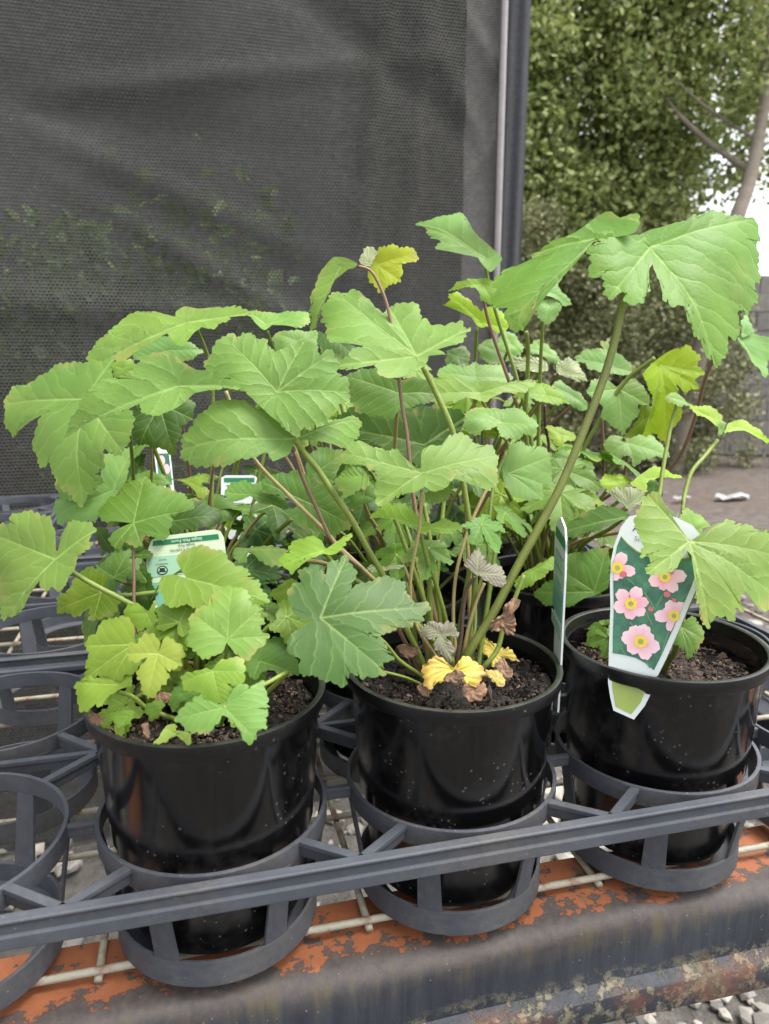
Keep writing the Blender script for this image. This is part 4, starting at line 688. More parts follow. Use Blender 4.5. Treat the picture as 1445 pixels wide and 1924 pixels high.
 ('QR','l',0,0.05,[-0.2,-0.79,0.57],[-634,-884,518],[-794,-919,414,-744,-875,492,-627,-867,544,-441,-856,624,-426,-898,571,-552,-924,492,-705,-941,414]),
 ('RR','pg',0,0.05,[-0.21,-0.84,0.5],[18,-1364,2018],[-272,-1272,2050,-183,-1262,2105,-25,-1298,2113,59,-1347,2065,58,-1393,1987,-55,-1374,1972,-160,-1338,1987,-232,-1301,2019]),
 ('RR','pg',0,0.05,[-0.21,-0.84,0.5],[172,-1412,1979],[139,-1408,1971,156,-1366,2049,261,-1365,2096,344,-1414,2049,389,-1509,1909,277,-1489,1893,192,-1445,1932]),
 ('RR','g2',0,0.05,[-0.21,-0.84,0.5],[751,-1340,2013],[440,-1194,2127,572,-1179,2208,698,-1220,2192,697,-1182,2257,762,-1198,2257,815,-1279,2143,904,-1359,2045,915,-1410,1965,827,-1407,1933,751,-1378,1949,627,-1337,1965,538,-1295,1997,505,-1249,2062]),
 ('RR','g2',0,0.05,[-0.22,-0.86,0.47],[568,-1754,1839],[556,-1743,1854,479,-1690,1914,372,-1663,1914,292,-1693,1824,295,-1726,1764,384,-1790,1689,380,-1837,1601,457,-1888,1542,531,-1945,1469,606,-1925,1542,705,-1895,1645,714,-1857,1719,809,-1889,1704,807,-1823,1823,737,-1756,1914,631,-1729,1914]),
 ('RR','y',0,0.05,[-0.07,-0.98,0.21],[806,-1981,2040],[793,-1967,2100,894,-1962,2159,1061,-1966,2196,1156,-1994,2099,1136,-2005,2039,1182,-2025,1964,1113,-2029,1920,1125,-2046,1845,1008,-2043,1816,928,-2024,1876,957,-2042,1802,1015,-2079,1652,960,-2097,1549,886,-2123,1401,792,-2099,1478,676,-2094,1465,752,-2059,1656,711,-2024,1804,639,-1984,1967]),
 ('RR','o2',0,0.05,[-0.23,-0.91,0.34],[765,-1865,1563],[595,-1873,1428,722,-1849,1579,769,-1815,1700,912,-1874,1639,880,-1911,1518,733,-1902,1443]),
 ('RR','g2',0,0.06,[-0.18,-0.7,0.69],[730,-1695,1341],[534,-1631,1356,632,-1612,1399,719,-1649,1385,925,-1665,1421,1018,-1753,1355,1061,-1878,1240,961,-1853,1240,840,-1849,1212,713,-1857,1170,683,-1782,1241,572,-1795,1199,505,-1723,1255]),
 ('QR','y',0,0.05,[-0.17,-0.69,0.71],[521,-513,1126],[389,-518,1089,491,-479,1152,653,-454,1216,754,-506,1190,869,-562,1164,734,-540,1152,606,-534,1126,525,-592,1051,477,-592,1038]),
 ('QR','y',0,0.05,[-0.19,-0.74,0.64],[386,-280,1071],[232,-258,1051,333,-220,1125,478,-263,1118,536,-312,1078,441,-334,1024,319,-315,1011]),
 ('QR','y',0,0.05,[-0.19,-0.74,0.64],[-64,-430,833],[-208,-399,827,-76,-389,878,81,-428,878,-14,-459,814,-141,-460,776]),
 ('QR','d',0,0.05,[-0.22,-0.88,0.42],[469,-725,1063],[424,-688,1116,499,-694,1143,532,-754,1036,505,-779,970,433,-735,1023]),
 ('RR','l2',0,0.05,[-0.17,-0.69,0.71],[-193,-1888,1796],[-459,-1835,1782,-380,-1798,1838,-201,-1756,1923,-121,-1834,1866,-57,-1908,1810,-23,-1974,1754,-164,-1967,1726,-299,-1911,1747]),
 ('RR','g2',0,0.05,[-0.2,-0.79,0.57],[336,-1289,1771],[198,-1197,1850,292,-1186,1898,366,-1262,1818,444,-1328,1755,476,-1414,1645,376,-1400,1630,310,-1350,1677,256,-1269,1771]),
 ('RR','g2',0,0.05,[-0.2,-0.79,0.57],[208,-959,2160],[68,-899,2193,170,-871,2269,259,-924,2227,354,-1044,2093,291,-1063,2044,194,-991,2110,104,-945,2143]),
 ('RR','g2',0,0.05,[-0.21,-0.84,0.5],[-86,-870,2227],[-195,-822,2260,-126,-780,2361,-36,-833,2311,26,-908,2210,-6,-945,2135,-119,-911,2144,-195,-872,2177]),
 ('RM','m',0,0.05,[-0.2,-0.79,0.57],[1437,-564,2160],[1281,-474,2230,1436,-463,2300,1510,-570,2177,1635,-639,2125,1497,-654,2057,1357,-630,2040,1270,-559,2108]),
 ('RM','d',0,0.05,[-0.2,-0.79,0.57],[952,-769,2111],[863,-710,2161,1040,-719,2211,1064,-809,2094,963,-843,2012,839,-788,2045]),
 ('QR','l',0,0.05,[-0.19,-0.74,0.64],[47,99,1442],[-43,184,1514,67,144,1500,173,80,1456,180,41,1413,87,40,1385,13,22,1343,-43,85,1399]),
 ('QR','m',0,0.05,[-0.2,-0.79,0.57],[-55,-338,1256],[-193,-255,1324,-110,-247,1365,-29,-316,1297,77,-362,1270,107,-399,1229,41,-440,1150,-40,-410,1163,-130,-329,1243]),
 ('RR','g2',0,0.05,[-0.22,-0.86,0.47],[943,-2804,2289],[925,-2813,2265,960,-2751,2394,1010,-2742,2434,1024,-2805,2324,989,-2818,2284]),
 ('RR','g2',0,0.05,[-0.06,-0.86,0.5],[919,-2807,2250],[899,-2802,2255,1045,-2793,2290,1166,-2816,2265,1170,-2874,2166,1066,-2973,1981,1014,-2935,2039,961,-2909,2078,951,-2869,2147]),
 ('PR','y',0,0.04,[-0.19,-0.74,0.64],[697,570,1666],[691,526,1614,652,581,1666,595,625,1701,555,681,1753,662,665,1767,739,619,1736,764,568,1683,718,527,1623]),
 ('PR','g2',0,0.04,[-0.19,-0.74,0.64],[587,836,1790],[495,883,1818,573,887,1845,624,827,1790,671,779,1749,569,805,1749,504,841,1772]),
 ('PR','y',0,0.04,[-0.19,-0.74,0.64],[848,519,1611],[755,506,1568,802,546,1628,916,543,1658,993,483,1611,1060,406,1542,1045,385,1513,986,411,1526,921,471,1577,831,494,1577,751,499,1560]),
 ('PR','g2',0,0.04,[-0.23,-0.91,0.34],[713,498,1598],[702,517,1643,756,504,1642,730,490,1589,686,481,1536]),
 ('PM','Y',0,0.1,[-0.2,-0.79,0.57],[-144,-393,325],[-246,-400,279,-278,-418,244,-318,-402,251,-318,-372,293,-299,-336,350,-250,-323,386,-183,-345,378,-140,-381,343,-108,-395,335,-92,-373,371,-37,-374,389,23,-412,357,39,-447,314,10,-475,265,-48,-486,230,-76,-464,251,-67,-436,293,-136,-423,286,-193,-404,293,-207,-420,265,-242,-417,258]),
 ('PM','Y',0,0.06,[-0.17,-0.69,0.71],[292,4,234],[197,111,315,252,90,307,314,36,270,382,-4,248,420,-36,226,435,-77,190,347,-40,205,288,-61,169,249,-55,165,224,14,227]),
 ('PM','Y',0,0.06,[-0.17,-0.69,0.71],[172,-290,201],[131,-244,235,184,-258,235,238,-320,188,202,-338,161,141,-295,188]),
 ('PM','r',0,0.14,[-0.24,-0.95,0.17],[204,-320,573],[125,-311,512,136,-303,573,198,-311,617,208,-305,661,261,-311,705,308,-326,687,266,-328,617,273,-338,573,262,-349,494,219,-338,494,194,-327,521]),
 ('PM','r',0,0.14,[-0.21,-0.84,0.5],[-58,-536,255],[-125,-523,247,-93,-506,291,-47,-530,269,7,-527,298,10,-558,247,-27,-574,205,-92,-557,205]),
 ('PM','r',0,0.14,[-0.21,-0.84,0.5],[-169,-490,338],[-230,-487,316,-209,-475,345,-140,-482,363,-95,-508,338,-141,-514,309,-200,-503,302]),
 ('PM','r',0,0.14,[-0.21,-0.84,0.5],[-301,-377,219],[-342,-362,226,-313,-356,248,-267,-386,219,-291,-404,179,-323,-389,190]),
 ('PM','r',0,0.14,[-0.21,-0.84,0.5],[-303,-37,322],[-373,-10,338,-325,-12,354,-248,-46,330,-262,-62,298,-319,-61,275]),
 ('PM','r',0,0.14,[-0.21,-0.84,0.5],[266,-207,204],[216,-180,227,269,-170,267,318,-225,196,289,-250,141,246,-235,149]),
 ('PM','p',0,0.06,[-0.21,-0.84,0.5],[-170,-245,487],[-178,-239,495,-234,-243,464,-277,-214,495,-255,-187,549,-176,-202,556,-106,-218,560,-56,-265,502,-86,-271,479,-137,-258,479,-105,-302,418,-126,-342,343,-171,-308,381,-216,-274,418,-200,-251,464]),
 ('PM','p',0,0.06,[-0.22,-0.86,0.47],[98,-131,829],[85,-133,820,41,-95,869,72,-71,928,131,-67,962,157,-92,928,159,-120,878,223,-133,883,275,-181,819,256,-203,771,199,-202,747,153,-172,781,115,-149,805]),
 ('PL','r',0,0.14,[-0.21,-0.84,0.5],[-569,-481,309],[-601,-452,344,-552,-472,330,-529,-495,302,-561,-501,278,-593,-479,302]),
 ('PL','r',0,0.14,[-0.23,-0.91,0.34],[-312,-653,302],[-335,-639,324,-303,-641,339,-293,-658,302,-306,-668,265,-321,-659,279]),
 ('PL','r',0,0.14,[-0.2,-0.79,0.57],[-242,-490,401],[-275,-496,380,-241,-476,421,-192,-493,414,-210,-513,380,-251,-512,367]),
 ('QM','pg',0,0.08,[-0.19,-0.74,0.64],[-428,-1533,828],[-565,-1509,816,-516,-1501,839,-427,-1530,831,-359,-1527,855,-309,-1553,839,-367,-1555,820,-468,-1540,808]),
]
STEMS = [
 ('PM','sg',18,20,[-987,-40,1671,-939,-16,1593,-862,-4,1495,-771,-7,1350,-663,-18,1185,-569,-30,1002,-487,-30,856,-390,-46,656,-212,-86,445,-44,-116,262]),
 ('PM','ss',12,14,[-1342,475,1922,-1284,436,1745,-1190,375,1508,-987,288,1279,-812,218,1095,-694,173,958,-538,113,801,-382,50,623]),
 ('PM','sp',11,14,[-965,196,1567,-918,190,1403,-840,171,1218,-758,150,1026,-666,144,912,-505,110,754]),
 ('PM','sg2',25,30,[1225,178,2788,1181,145,2589,1121,116,2391,1079,90,2226,990,56,1974,841,18,1634,692,-15,1316,547,-35,1062,414,-50,840,233,-75,523,62,-88,268]),
 ('PM','sg',18,19,[-170,159,2066,-101,159,1937,8,122,1689,64,95,1424,108,75,1173,143,54,912,163,60,753,149,54,503,89,51,215]),
 ('PM','sp',9,16,[-513,433,2674,-439,423,2650,-386,405,2564,-341,380,2436,-307,339,2226,-276,259,1836,-251,223,1639,-232,160,1311,-197,92,980,-151,28,681,-118,-11,479,-74,-45,308]),
 ('PM','ss',10,11,[-289,-227,1383,-300,-221,1161,-330,-204,966,-343,-185,798,-325,-175,625,-272,-168,482,-170,-177,319]),
 ('PM','sg',15,14,[-77,410,1165,-63,339,983,-45,248,713,-33,144,377,-12,80,233]),
 ('PM','sg',13,16,[-282,-182,1119,-217,-140,907,-147,-87,751,-70,-55,508,-10,-17,272]),
 ('PM','sg',14,12,[710,900,1419,574,781,1202,482,636,919,425,501,721,299,377,494,247,248,331,175,130,193]),
 ('PM','ss',12,12,[340,328,1272,210,271,1055,117,208,859,56,142,682,21,63,475,11,-18,289]),
 ('PM','sd',11,16,[88,-134,806,51,-117,745,31,-110,658,18,-113,538,8,-119,401,-22,-125,246]),
 ('PM','ss',12,12,[213,24,706,157,12,589,98,-11,422,63,-35,272]),
 ('PM','sg',14,18,[422,-117,785,349,-135,622,278,-154,458,235,-172,327,155,-174,229]),
 ('PM','sg',10,13,[-916,-329,685,-724,-283,634,-543,-252,507,-418,-214,344,-271,-175,213]),
 ('PM','sg',8,11,[-538,-296,317,-393,-243,243,-274,-186,159]),
 ('QL','sg',12,17,[-407,-859,1662,-428,-549,1448,-453,-252,1173,-459,16,790]),
 ('QL','ss',10,13,[-290,-697,1571,-308,-476,1359,-321,-260,1129]),
 ('QL','sg',14,15,[55,15,2319,101,118,2202,143,212,2040,151,285,1745]),
 ('QL','sg',11,15,[575,-13,2313,612,64,2223,647,142,2141,674,190,1911]),
 ('QL','sp',11,12,[130,-17,1314,109,30,1182,80,64,985,35,91,742]),
 ('PL','sp',9,11,[-415,520,952,-413,434,803,-417,347,645,-405,248,452,-192,83,188]),
 ('PL','sg',10,14,[67,-962,529,133,-808,503,288,-674,494,414,-533,477]),
 ('PL','sg',11,14,[-446,-529,469,-381,-488,413,-323,-451,328,-234,-419,255]),
 ('PL','sg',9,12,[97,-709,753,94,-595,627,40,-474,477,-36,-352,307]),
 ('PR','sg2',18,22,[-171,-414,999,-86,-387,839,-48,-347,684,-58,-295,524,-47,-239,411,-35,-202,209]),
 ('PR','sg',16,15,[714,531,1511,582,481,1405,443,432,1299,350,363,1157,292,291,1036,270,189,826,190,47,365,94,-41,131]),
 ('RR','sp',14,20,[886,-2770,2283,884,-2594,2138,911,-2444,1907,978,-2303,1682,1004,-2164,1399,1019,-2006,1192,963,-1827,997,865,-1651,744]),
 ('RR','sg',16,20,[-622,-1338,2362,-568,-1185,2160,-520,-1051,1867]),
 ('RR','sg',19,20,[771,-1958,2105,695,-1886,2023,616,-1816,1931,507,-1760,1745,393,-1713,1508,298,-1673,1268,238,-1684,833]),
 ('RR','sp',13,17,[514,-1585,1590,548,-1588,1297,572,-1590,999,600,-1562,842]),
 ('RR','sp',13,17,[701,-1676,1391,759,-1652,1249,768,-1624,1071,728,-1583,890]),
 ('QR','sg',18,19,[-461,-211,2318,-409,-154,2159,-388,-111,1900,-368,-70,1633,-328,-26,1402]),
 ('QR','sg',18,22,[-684,-427,1094,-537,-376,857,-384,-324,632,-290,-244,465]),
 ('QR','sd',13,16,[-74,187,1699,-30,238,1506,36,272,1259]),
 ('QM','sp',13,15,[682,-816,1516,695,-676,1371,735,-538,1246,638,-413,906]),
 ('QM','sg',16,21,[-887,-546,951,-978,-376,820,-1052,-211,687,-1104,-66,491]),
]

def leaf_mesh(C, P, nrm, arch, seed, teeth=1.0, crinkle=0.0):
    """fan of rings from the stalk point C to a toothed outline P"""
    r = np.random.default_rng(seed); n = np.array(nrm, float); n /= np.linalg.norm(n)
    C = np.array(C, float); P = np.array(P, float).reshape(-1, 3); m = len(P)
    e1 = np.cross(n, [0, 0, 1.]); e1 = e1 if np.linalg.norm(e1) > .1 else np.cross(n, [0, 1., 0]); e1 /= np.linalg.norm(e1); e2 = np.cross(n, e1)
    rad = np.linalg.norm(P - C, axis=1); L = rad.max()
    step = max(L / 90, .0008)
    Q = []
    for i in range(m):
        p0, p1, p2, p3 = P[i - 1], P[i], P[(i + 1) % m], P[(i + 2) % m]
        k = max(2, int(np.linalg.norm(p2 - p1) / step))
        for j in range(k):
            t = j / k; ta, tb = (p2 - p0) * .32, (p3 - p1) * .32
            Q.append((2 * t**3 - 3 * t**2 + 1) * p1 + (t**3 - 2 * t**2 + t) * ta + (-2 * t**3 + 3 * t**2) * p2 + (t**3 - t**2) * tb)
    Q = np.array(Q); N = len(Q)
    q2 = np.stack([(Q - C) @ e1, (Q - C) @ e2], 1); d = np.roll(q2, -1, 0) - np.roll(q2, 1, 0); d /= np.linalg.norm(d, axis=1, keepdims=True) + 1e-9
    area = np.sum(q2[:, 0] * np.roll(q2[:, 1], -1) - q2[:, 1] * np.roll(q2[:, 0], -1)); sg = 1 if area > 0 else -1
    outw = sg * (d[:, 1:2] * e1 - d[:, 0:1] * e2)
    seg = np.linalg.norm(np.roll(Q, -1, 0) - Q, axis=1); s = np.concatenate([[0], np.cumsum(seg)[:-1]])
    per = max(.0038, L * .066); ph = s / per + .5 * np.sin(s / per * .37 + r.uniform(0, 6)) + .3 * np.sin(s / per * .83 + r.uniform(0, 6))
    f = ph % 1; cell = np.floor(ph).astype(int) % 97; amp = r.uniform(.6, 1.25, 97)[cell]
    fs = f ** 1.25; tooth = (1 - np.abs(2 * fs - 1) ** 2.4) - .62
    rq = np.linalg.norm(Q - C, axis=1); keep = np.clip((rq / L - .22) / .2, 0, 1)
    lobe2 = np.sin(ph * 2 * math.pi / 3.3 + r.uniform(0, 6)); tooth = outw * ((tooth * amp * .35 + lobe2 * .20) * keep * per * teeth)[:, None]
    # main veins run from the stalk to the lobe tips
    ang = np.unwrap(np.arctan2(q2[:, 1], q2[:, 0])); w = max(4, N // 18); tips = []
    for i in np.argsort(-rq):
        if rq[i] < L * .42 or len(tips) >= 8: break
        win = rq[np.arange(i - w, i + w + 1) % N]
        if rq[i] >= win.max() - 1e-9 and all(abs(((ang[i] - ang[j] + math.pi) % (2 * math.pi)) - math.pi) > .30 for j in tips): tips.append(i)
    td = q2[tips] / np.linalg.norm(q2[tips], axis=1, keepdims=True)
    ker = np.hanning(2 * (N // 14) + 3); ker /= ker.sum(); h_ = len(ker) // 2; rs_ = np.convolve(np.concatenate([rq[-h_:], rq, rq[:h_]]), ker, 'valid')[:N]
    S = np.array([.06, .14, .26, .40, .55, .70, .83, .93, 1.0]); V = [C]; uvs = [(0, 0)]; rim = [0.0]
    k1, p1_, k2, p2_ = r.integers(3, 6), r.uniform(0, 6), r.integers(7, 11), r.uniform(0, 6)
    th = np.linspace(0, 2 * math.pi, N, endpoint=False)
    wv = [(r.normal(0, 1, 2), r.uniform(0, 6.28)) for _ in range(7)]
    def wav(x): return sum(am * np.sin((x @ (k_ / np.linalg.norm(k_))) * fr + p_) for (k_, p_), fr, am in zip(wv, (2.6, 3.4, 4.6, 6.0, 8.5, 11, 14), (.034, .030, .022, .016, .010, .006, .004)))
    for sv in S:
        B = C + (Q - C) * sv + tooth * sv ** 7
        x2 = np.stack([(B - C) @ e1, (B - C) @ e2], 1)
        al = x2 @ td.T; pe = np.abs(x2[:, 0:1] * td[:, 1] - x2[:, 1:2] * td[:, 0]); sc_ = np.where(al > 0, pe, 9)
        j = sc_.argmin(1); u = np.minimum(sc_[np.arange(N), j], 1.5 * L) / L; v = al[np.arange(N), j] / L
        rho = np.minimum(np.linalg.norm(x2, axis=1) / L, 1.0)
        puff = (1 - np.exp(-(u / .12) ** 2)) * np.sin(np.minimum(rho * 1.1, 1) * math.pi) * .022
        uu = np.minimum(u, .34); h = arch * L * 2.4 * rho * (1 - rho) + L * puff + L * np.minimum(1, rho * 1.6) * wav(x2 / L) - L * .085 * rho ** 2.6 - L * .24 * uu ** 2 * np.minimum(1, rho * 1.5)
        h = h - L * .006 * np.exp(-(u / .025) ** 2) * (1 - rho * .6)
        if crinkle: h = h + L * crinkle * sv * np.sin(13 * th + 9 * sv + p1_) * np.sin(7 * th + p2_)
        V += list(B + n * h[:, None]); uvs += list(zip(u, v)); rim += [float(max(0, (sv - .75) / .25))] * N
    F = [(0, 1 + j, 1 + (j + 1) % N) for j in range(N)]
    for i in range(len(S) - 1):
        a = 1 + i * N; b = a + N
        F += [(a + j, b + j, b + (j + 1) % N, a + (j + 1) % N) for j in range(N)]
    return np.array(V), F, np.array(uvs), rim
def leaf_object(parts, root, col):
    V, F, UV, RM = [], [], [], []
    for v, f, uv, rm in parts:
        b = len(V); V += v.tolist(); F += [tuple(b + i for i in q) for q in f]; UV += uv.tolist(); RM += rm
    me = mesh('leaf', V, F); L = me.uv_layers.new(name='vein')
    li = np.empty(len(me.loops), int); me.loops.foreach_get('vertex_index', li); L.data.foreach_set('uv', np.array(UV)[li].ravel())
    at = me.attributes.new('rim', 'FLOAT', 'POINT'); at.data.foreach_set('value', RM)
    m = M_DRY if col == 'r' else M_YELLOW if col == 'Y' else M_YOUNG if col in ('p', 'pg') else M_LEAF
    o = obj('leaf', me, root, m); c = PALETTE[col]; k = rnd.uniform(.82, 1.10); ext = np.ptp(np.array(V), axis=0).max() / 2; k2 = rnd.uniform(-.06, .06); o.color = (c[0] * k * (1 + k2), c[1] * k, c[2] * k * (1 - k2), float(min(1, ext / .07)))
    return o
PLANT = dict(PL=('young anemone plant with low lime green toothed leaves in a black pot', 0), PM=('anemone plant with tall stems, a yellowed base and one high drooping leaf', 0), PR=('anemone plant with one broad pale leaf hanging over the flower tag', 0),
    QL=('anemone plant with big pale leaves reaching over the empty tray cups', 0), QM=('shaded anemone plant filling the gap behind the tall stemmed plant', 0), QR=('leafy anemone plant behind the flower tag, its leaf up by the metal pole', 0),
    RL=('anemone plant at the back near the empty cups, mostly hidden by leaves', 0), RM=('anemone plant at the back middle against the shade cloth', 0), RR=('anemone plant at the back right with backlit lime leaves before the conifers', 0))
ROOT = {k: tag(empty('anemone_plant', (POTS[k][0], POTS[k][1], RIM - .02)), v[0], 'plant', 'potted anemone plants on the bench') for k, v in PLANT.items()}
def stem_object(root, pts, r0, r1, col):
    o = obj('stem', tube('stem', pts, (r0, r1), 9), root, M_STEM); c = PALETTE[col]; o.color = (*c, 1); return o
i = 0
auto = {k: [] for k in ROOT}
while i < len(LEAVES):
    pl, col, mg, arch, nrm, C, P = LEAVES[i]; parts = []; k = i
    while True:
        p_, c_, m_, ar, nr, cc, pp = LEAVES[k]
        parts.append(leaf_mesh(np.array(cc) / 1e4, np.array(pp) / 1e4, nr, ar, 100 + k, .5 if c_ == 'r' else 1.0, .16 if c_ == 'r' else .07 if c_ == 'Y' else .02 if c_ in ('p', 'pg') else 0))
        k += 1
        if k >= len(LEAVES) or not LEAVES[k][2]: break
    leaf_object(parts, ROOT[pl], col)
    if col != 'r': auto[pl].append(Vector(C) / 1e4)
    i = k
have = {k: [] for k in ROOT}
for pl, col, r0, r1, P in STEMS:
    pts = [Vector(P[j:j + 3]) / 1e4 for j in range(0, len(P), 3)]
    foot = pts[-1]
    if foot.z > .012: pts.append(Vector((foot.x * .6, foot.y * .6, foot.z * .45))); pts.append(Vector((foot.x * .25, foot.y * .25, -.004)))
    else: pts.append(Vector((foot.x * .9, foot.y * .9, foot.z - .012)))
    stem_object(ROOT[pl], pts, r0 / 1e4, r1 / 1e4, col); have[pl].append(pts[0])
rs = random.Random(77)
for pl, cs in auto.items():
    for c in cs:
        if any((c - h).length < .035 for h in have[pl]): continue
        foot = Vector((rs.uniform(-.016, .016), rs.uniform(-.014, .018), 0))
        mid = Vector((foot.x + (c.x - foot.x) * .38, foot.y + (c.y - foot.y) * .38 + .012, c.z * .55))
        stem_object(ROOT[pl], [c + Vector((0, .003, -.001)), c * .75 + mid * .25 + Vector((0, .006, -.004)), mid, foot * .8 + mid * .2, foot - Vector((0, 0, .01))], .0013, .0022, rs.choice(('sg', 'sg', 'sp', 'ss')))
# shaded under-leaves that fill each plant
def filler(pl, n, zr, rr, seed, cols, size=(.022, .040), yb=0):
    r = random.Random(seed)
    for k in range(n):
        a = r.uniform(0, 6.28); q = r.uniform(*rr); z = r.uniform(*zr); c = Vector((q * math.cos(a), q * math.sin(a) * .8 + yb, z))
        L = r.uniform(*size); out = Vector((math.cos(a), math.sin(a), 0))
        nv = (Vector((0, 0, 1)) * r.uniform(.55, 1) + out * r.uniform(.1, .5) + Vector((-.25, -.9, 0)) * r.uniform(.1, .6)).normalized()
        d0 = (out - nv * out.dot(nv)).normalized(); d1 = nv.cross(d0); P = []
        lob = [(-115, .62), (-62, .86), (0, 1.0), (62, .86), (115, .62)]
        for th in range(-168, 169, 9):
            rad = .30
            for la, ll in lob:
                x = abs(th - la) / 33.0
                if x < 1: rad = max(rad, ll * (1 - .55 * x ** 1.6))
            rad *= L * r.uniform(.95, 1.05); t = R(th); P += list(c + (d0 * math.cos(t) + d1 * math.sin(t)) * rad - nv * (rad * rad / L * .25))
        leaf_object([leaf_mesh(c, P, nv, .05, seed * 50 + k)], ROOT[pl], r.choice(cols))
        foot = Vector((r.uniform(-.018, .018), r.uniform(-.014, .018), -.008))
        stem_object(ROOT[pl], [c, c * .7 + foot * .3 + Vector((0, 0, .012)), c * .3 + foot * .7 + Vector((0, 0, .004)), foot], .0012, .002, r.choice(('sg', 'sg', 'ss')))
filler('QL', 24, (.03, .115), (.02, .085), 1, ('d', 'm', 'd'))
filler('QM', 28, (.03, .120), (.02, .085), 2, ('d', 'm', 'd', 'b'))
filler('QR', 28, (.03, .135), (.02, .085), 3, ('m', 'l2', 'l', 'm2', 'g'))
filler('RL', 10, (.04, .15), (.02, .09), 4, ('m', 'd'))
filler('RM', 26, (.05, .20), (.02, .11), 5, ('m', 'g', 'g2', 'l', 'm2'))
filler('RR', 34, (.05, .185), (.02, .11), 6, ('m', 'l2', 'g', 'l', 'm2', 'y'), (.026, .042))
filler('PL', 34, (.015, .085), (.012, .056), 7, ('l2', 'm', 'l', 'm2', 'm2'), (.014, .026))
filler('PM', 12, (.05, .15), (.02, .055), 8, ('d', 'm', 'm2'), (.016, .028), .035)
filler('PR', 3, (.01, .04), (.02, .04), 9, ('m', 'l2'), (.010, .018), .02)

# ================================================================ plant labels
M_WHITE = mat_simple('white_label_plastic', (.62, .66, .64), .35, 60, .06)
M_CREAM = mat_simple('cream_label_plastic', (.52, .62, .44), .35, 60, .05)
M_PIC, M_PETAL = mat_picture(), mat_petal()
M_YC = mat_simple('printed_stamens', (.80, .52, .06), .4, 900, .35)
M_INK, M_GREEN, M_MINT, M_LIME, M_MINT2 = mat_print('black_ink', (.02, .022, .022)), mat_print('green_print', (.012, .16, .075)), mat_print('pale_green_print', (.30, .50, .36)), mat_simple('lime_print', (.28, .36, .07), .4, 60, .25), mat_print('teal_print', (.17, .40, .30))
M_INKW = mat_print('pale_print', (.62, .72, .60)); M_BUD = mat_print('printed_bud', (.55, .12, .14)); M_TEALB = mat_print('grey_print', (.20, .28, .26))
def label_root(O, X, Y, label, group='plant labels in the pots'):
    X, Y = Vector(X).normalized(), Vector(Y); Y = (Y - X * X.dot(Y)).normalized(); Zv = X.cross(Y)
    e = empty('plant_label', O); e.matrix_world = Matrix(((X.x, Y.x, Zv.x, O[0]), (X.y, Y.y, Zv.y, O[1]), (X.z, Y.z, Zv.z, O[2]), (0, 0, 0, 1)))
    return tag(e, label, 'plant label', group)
def plate(name, pts, root, mat, z=0, th=.0007):
    n = len(pts); V = [(x, y, z) for x, y in pts] + [(x, y, z - th) for x, y in pts]
    a = sum(pts[i][0] * pts[(i + 1) % n][1] - pts[i][1] * pts[(i + 1) % n][0] for i in range(n))
    idx = list(range(n)) if a > 0 else list(range(n))[::-1]
    F = [tuple(idx), tuple(n + i for i in idx[::-1])] + [(idx[(k + 1) % n], idx[k], n + idx[k], n + idx[(k + 1) % n]) for k in range(n)]
    return obj(name, mesh(name, V, F, False), root, mat)
def text(root, body, x, y, size, mat, z=.0004, rot=0, align='CENTER'):
    cu = bpy.data.curves.new('t', 'FONT'); cu.body = body; cu.size = size; cu.align_x = align; cu.align_y = 'CENTER'
    t = bpy.data.objects.new('t', cu); COL.objects.link(t); dg = bpy.context.evaluated_depsgraph_get(); me = bpy.data.meshes.new_from_object(t.evaluated_get(dg)); bpy.data.objects.remove(t)
    me.name = 'printed_text'; o = obj('printed_text', me, root, mat, (x, y, z)); o.rotation_euler = (0, 0, rot); return o
def ell(cx, cy, rx, ry, n=24, a=0): return [(cx + rx * math.cos(t) * math.cos(a) - ry * math.sin(t) * math.sin(a), cy + rx * math.cos(t) * math.sin(a) + ry * math.sin(t) * math.cos(a)) for t in (2 * math.pi * i / n for i in range(n))]
# --- pink flower label in the right pot
K = .463 / 1404 / 4.58
def pc(x, y): return ((x - 860) * K * 1.04, (1870 - y) * K * 1.03)
lb = label_root((.1070, -.0522, .8708), (.79, -.61, 0), (.076, .30, .95), 'white label with pink anemone flowers hooked on the pot rim')
outline = [(555, 1510), (560, 1600), (590, 1720), (625, 1825), (795, 1870), (870, 1740), (920, 1600), (925, 1500), (950, 1470), (1000, 1330), (1100, 1000), (1180, 720), (1218, 540), (1225, 420), (1195, 290), (1110, 190), (980, 135), (860, 115), (700, 125), (600, 160), (540, 260), (500, 430), (487, 560), (497, 760), (520, 950), (533, 1180), (545, 1370)]
plate('card', [pc(*q) for q in outline], lb, M_WHITE)
pic = [(550, 340), (610, 400), (690, 455), (790, 490), (900, 500), (1020, 490), (1110, 465), (1180, 440), (1182, 520), (1140, 710), (1060, 980), (970, 1280), (915, 1435), (840, 1385), (760, 1355), (660, 1345), (575, 1345), (560, 1180), (548, 950), (525, 760), (515, 560), (525, 430)]
plate('printed_picture', [pc(*q) for q in pic], lb, M_PIC, .00025, .0002)
plate('printed_line', [pc(*q) for q in ((548, 332), (612, 393), (692, 447), (792, 481), (900, 491), (1020, 481), (1110, 456), (1182, 430), (1180, 442), (1110, 467), (1020, 492), (900, 502), (790, 492), (690, 457), (610, 402), (550, 342))], lb, M_LIME, .0004, .0002)
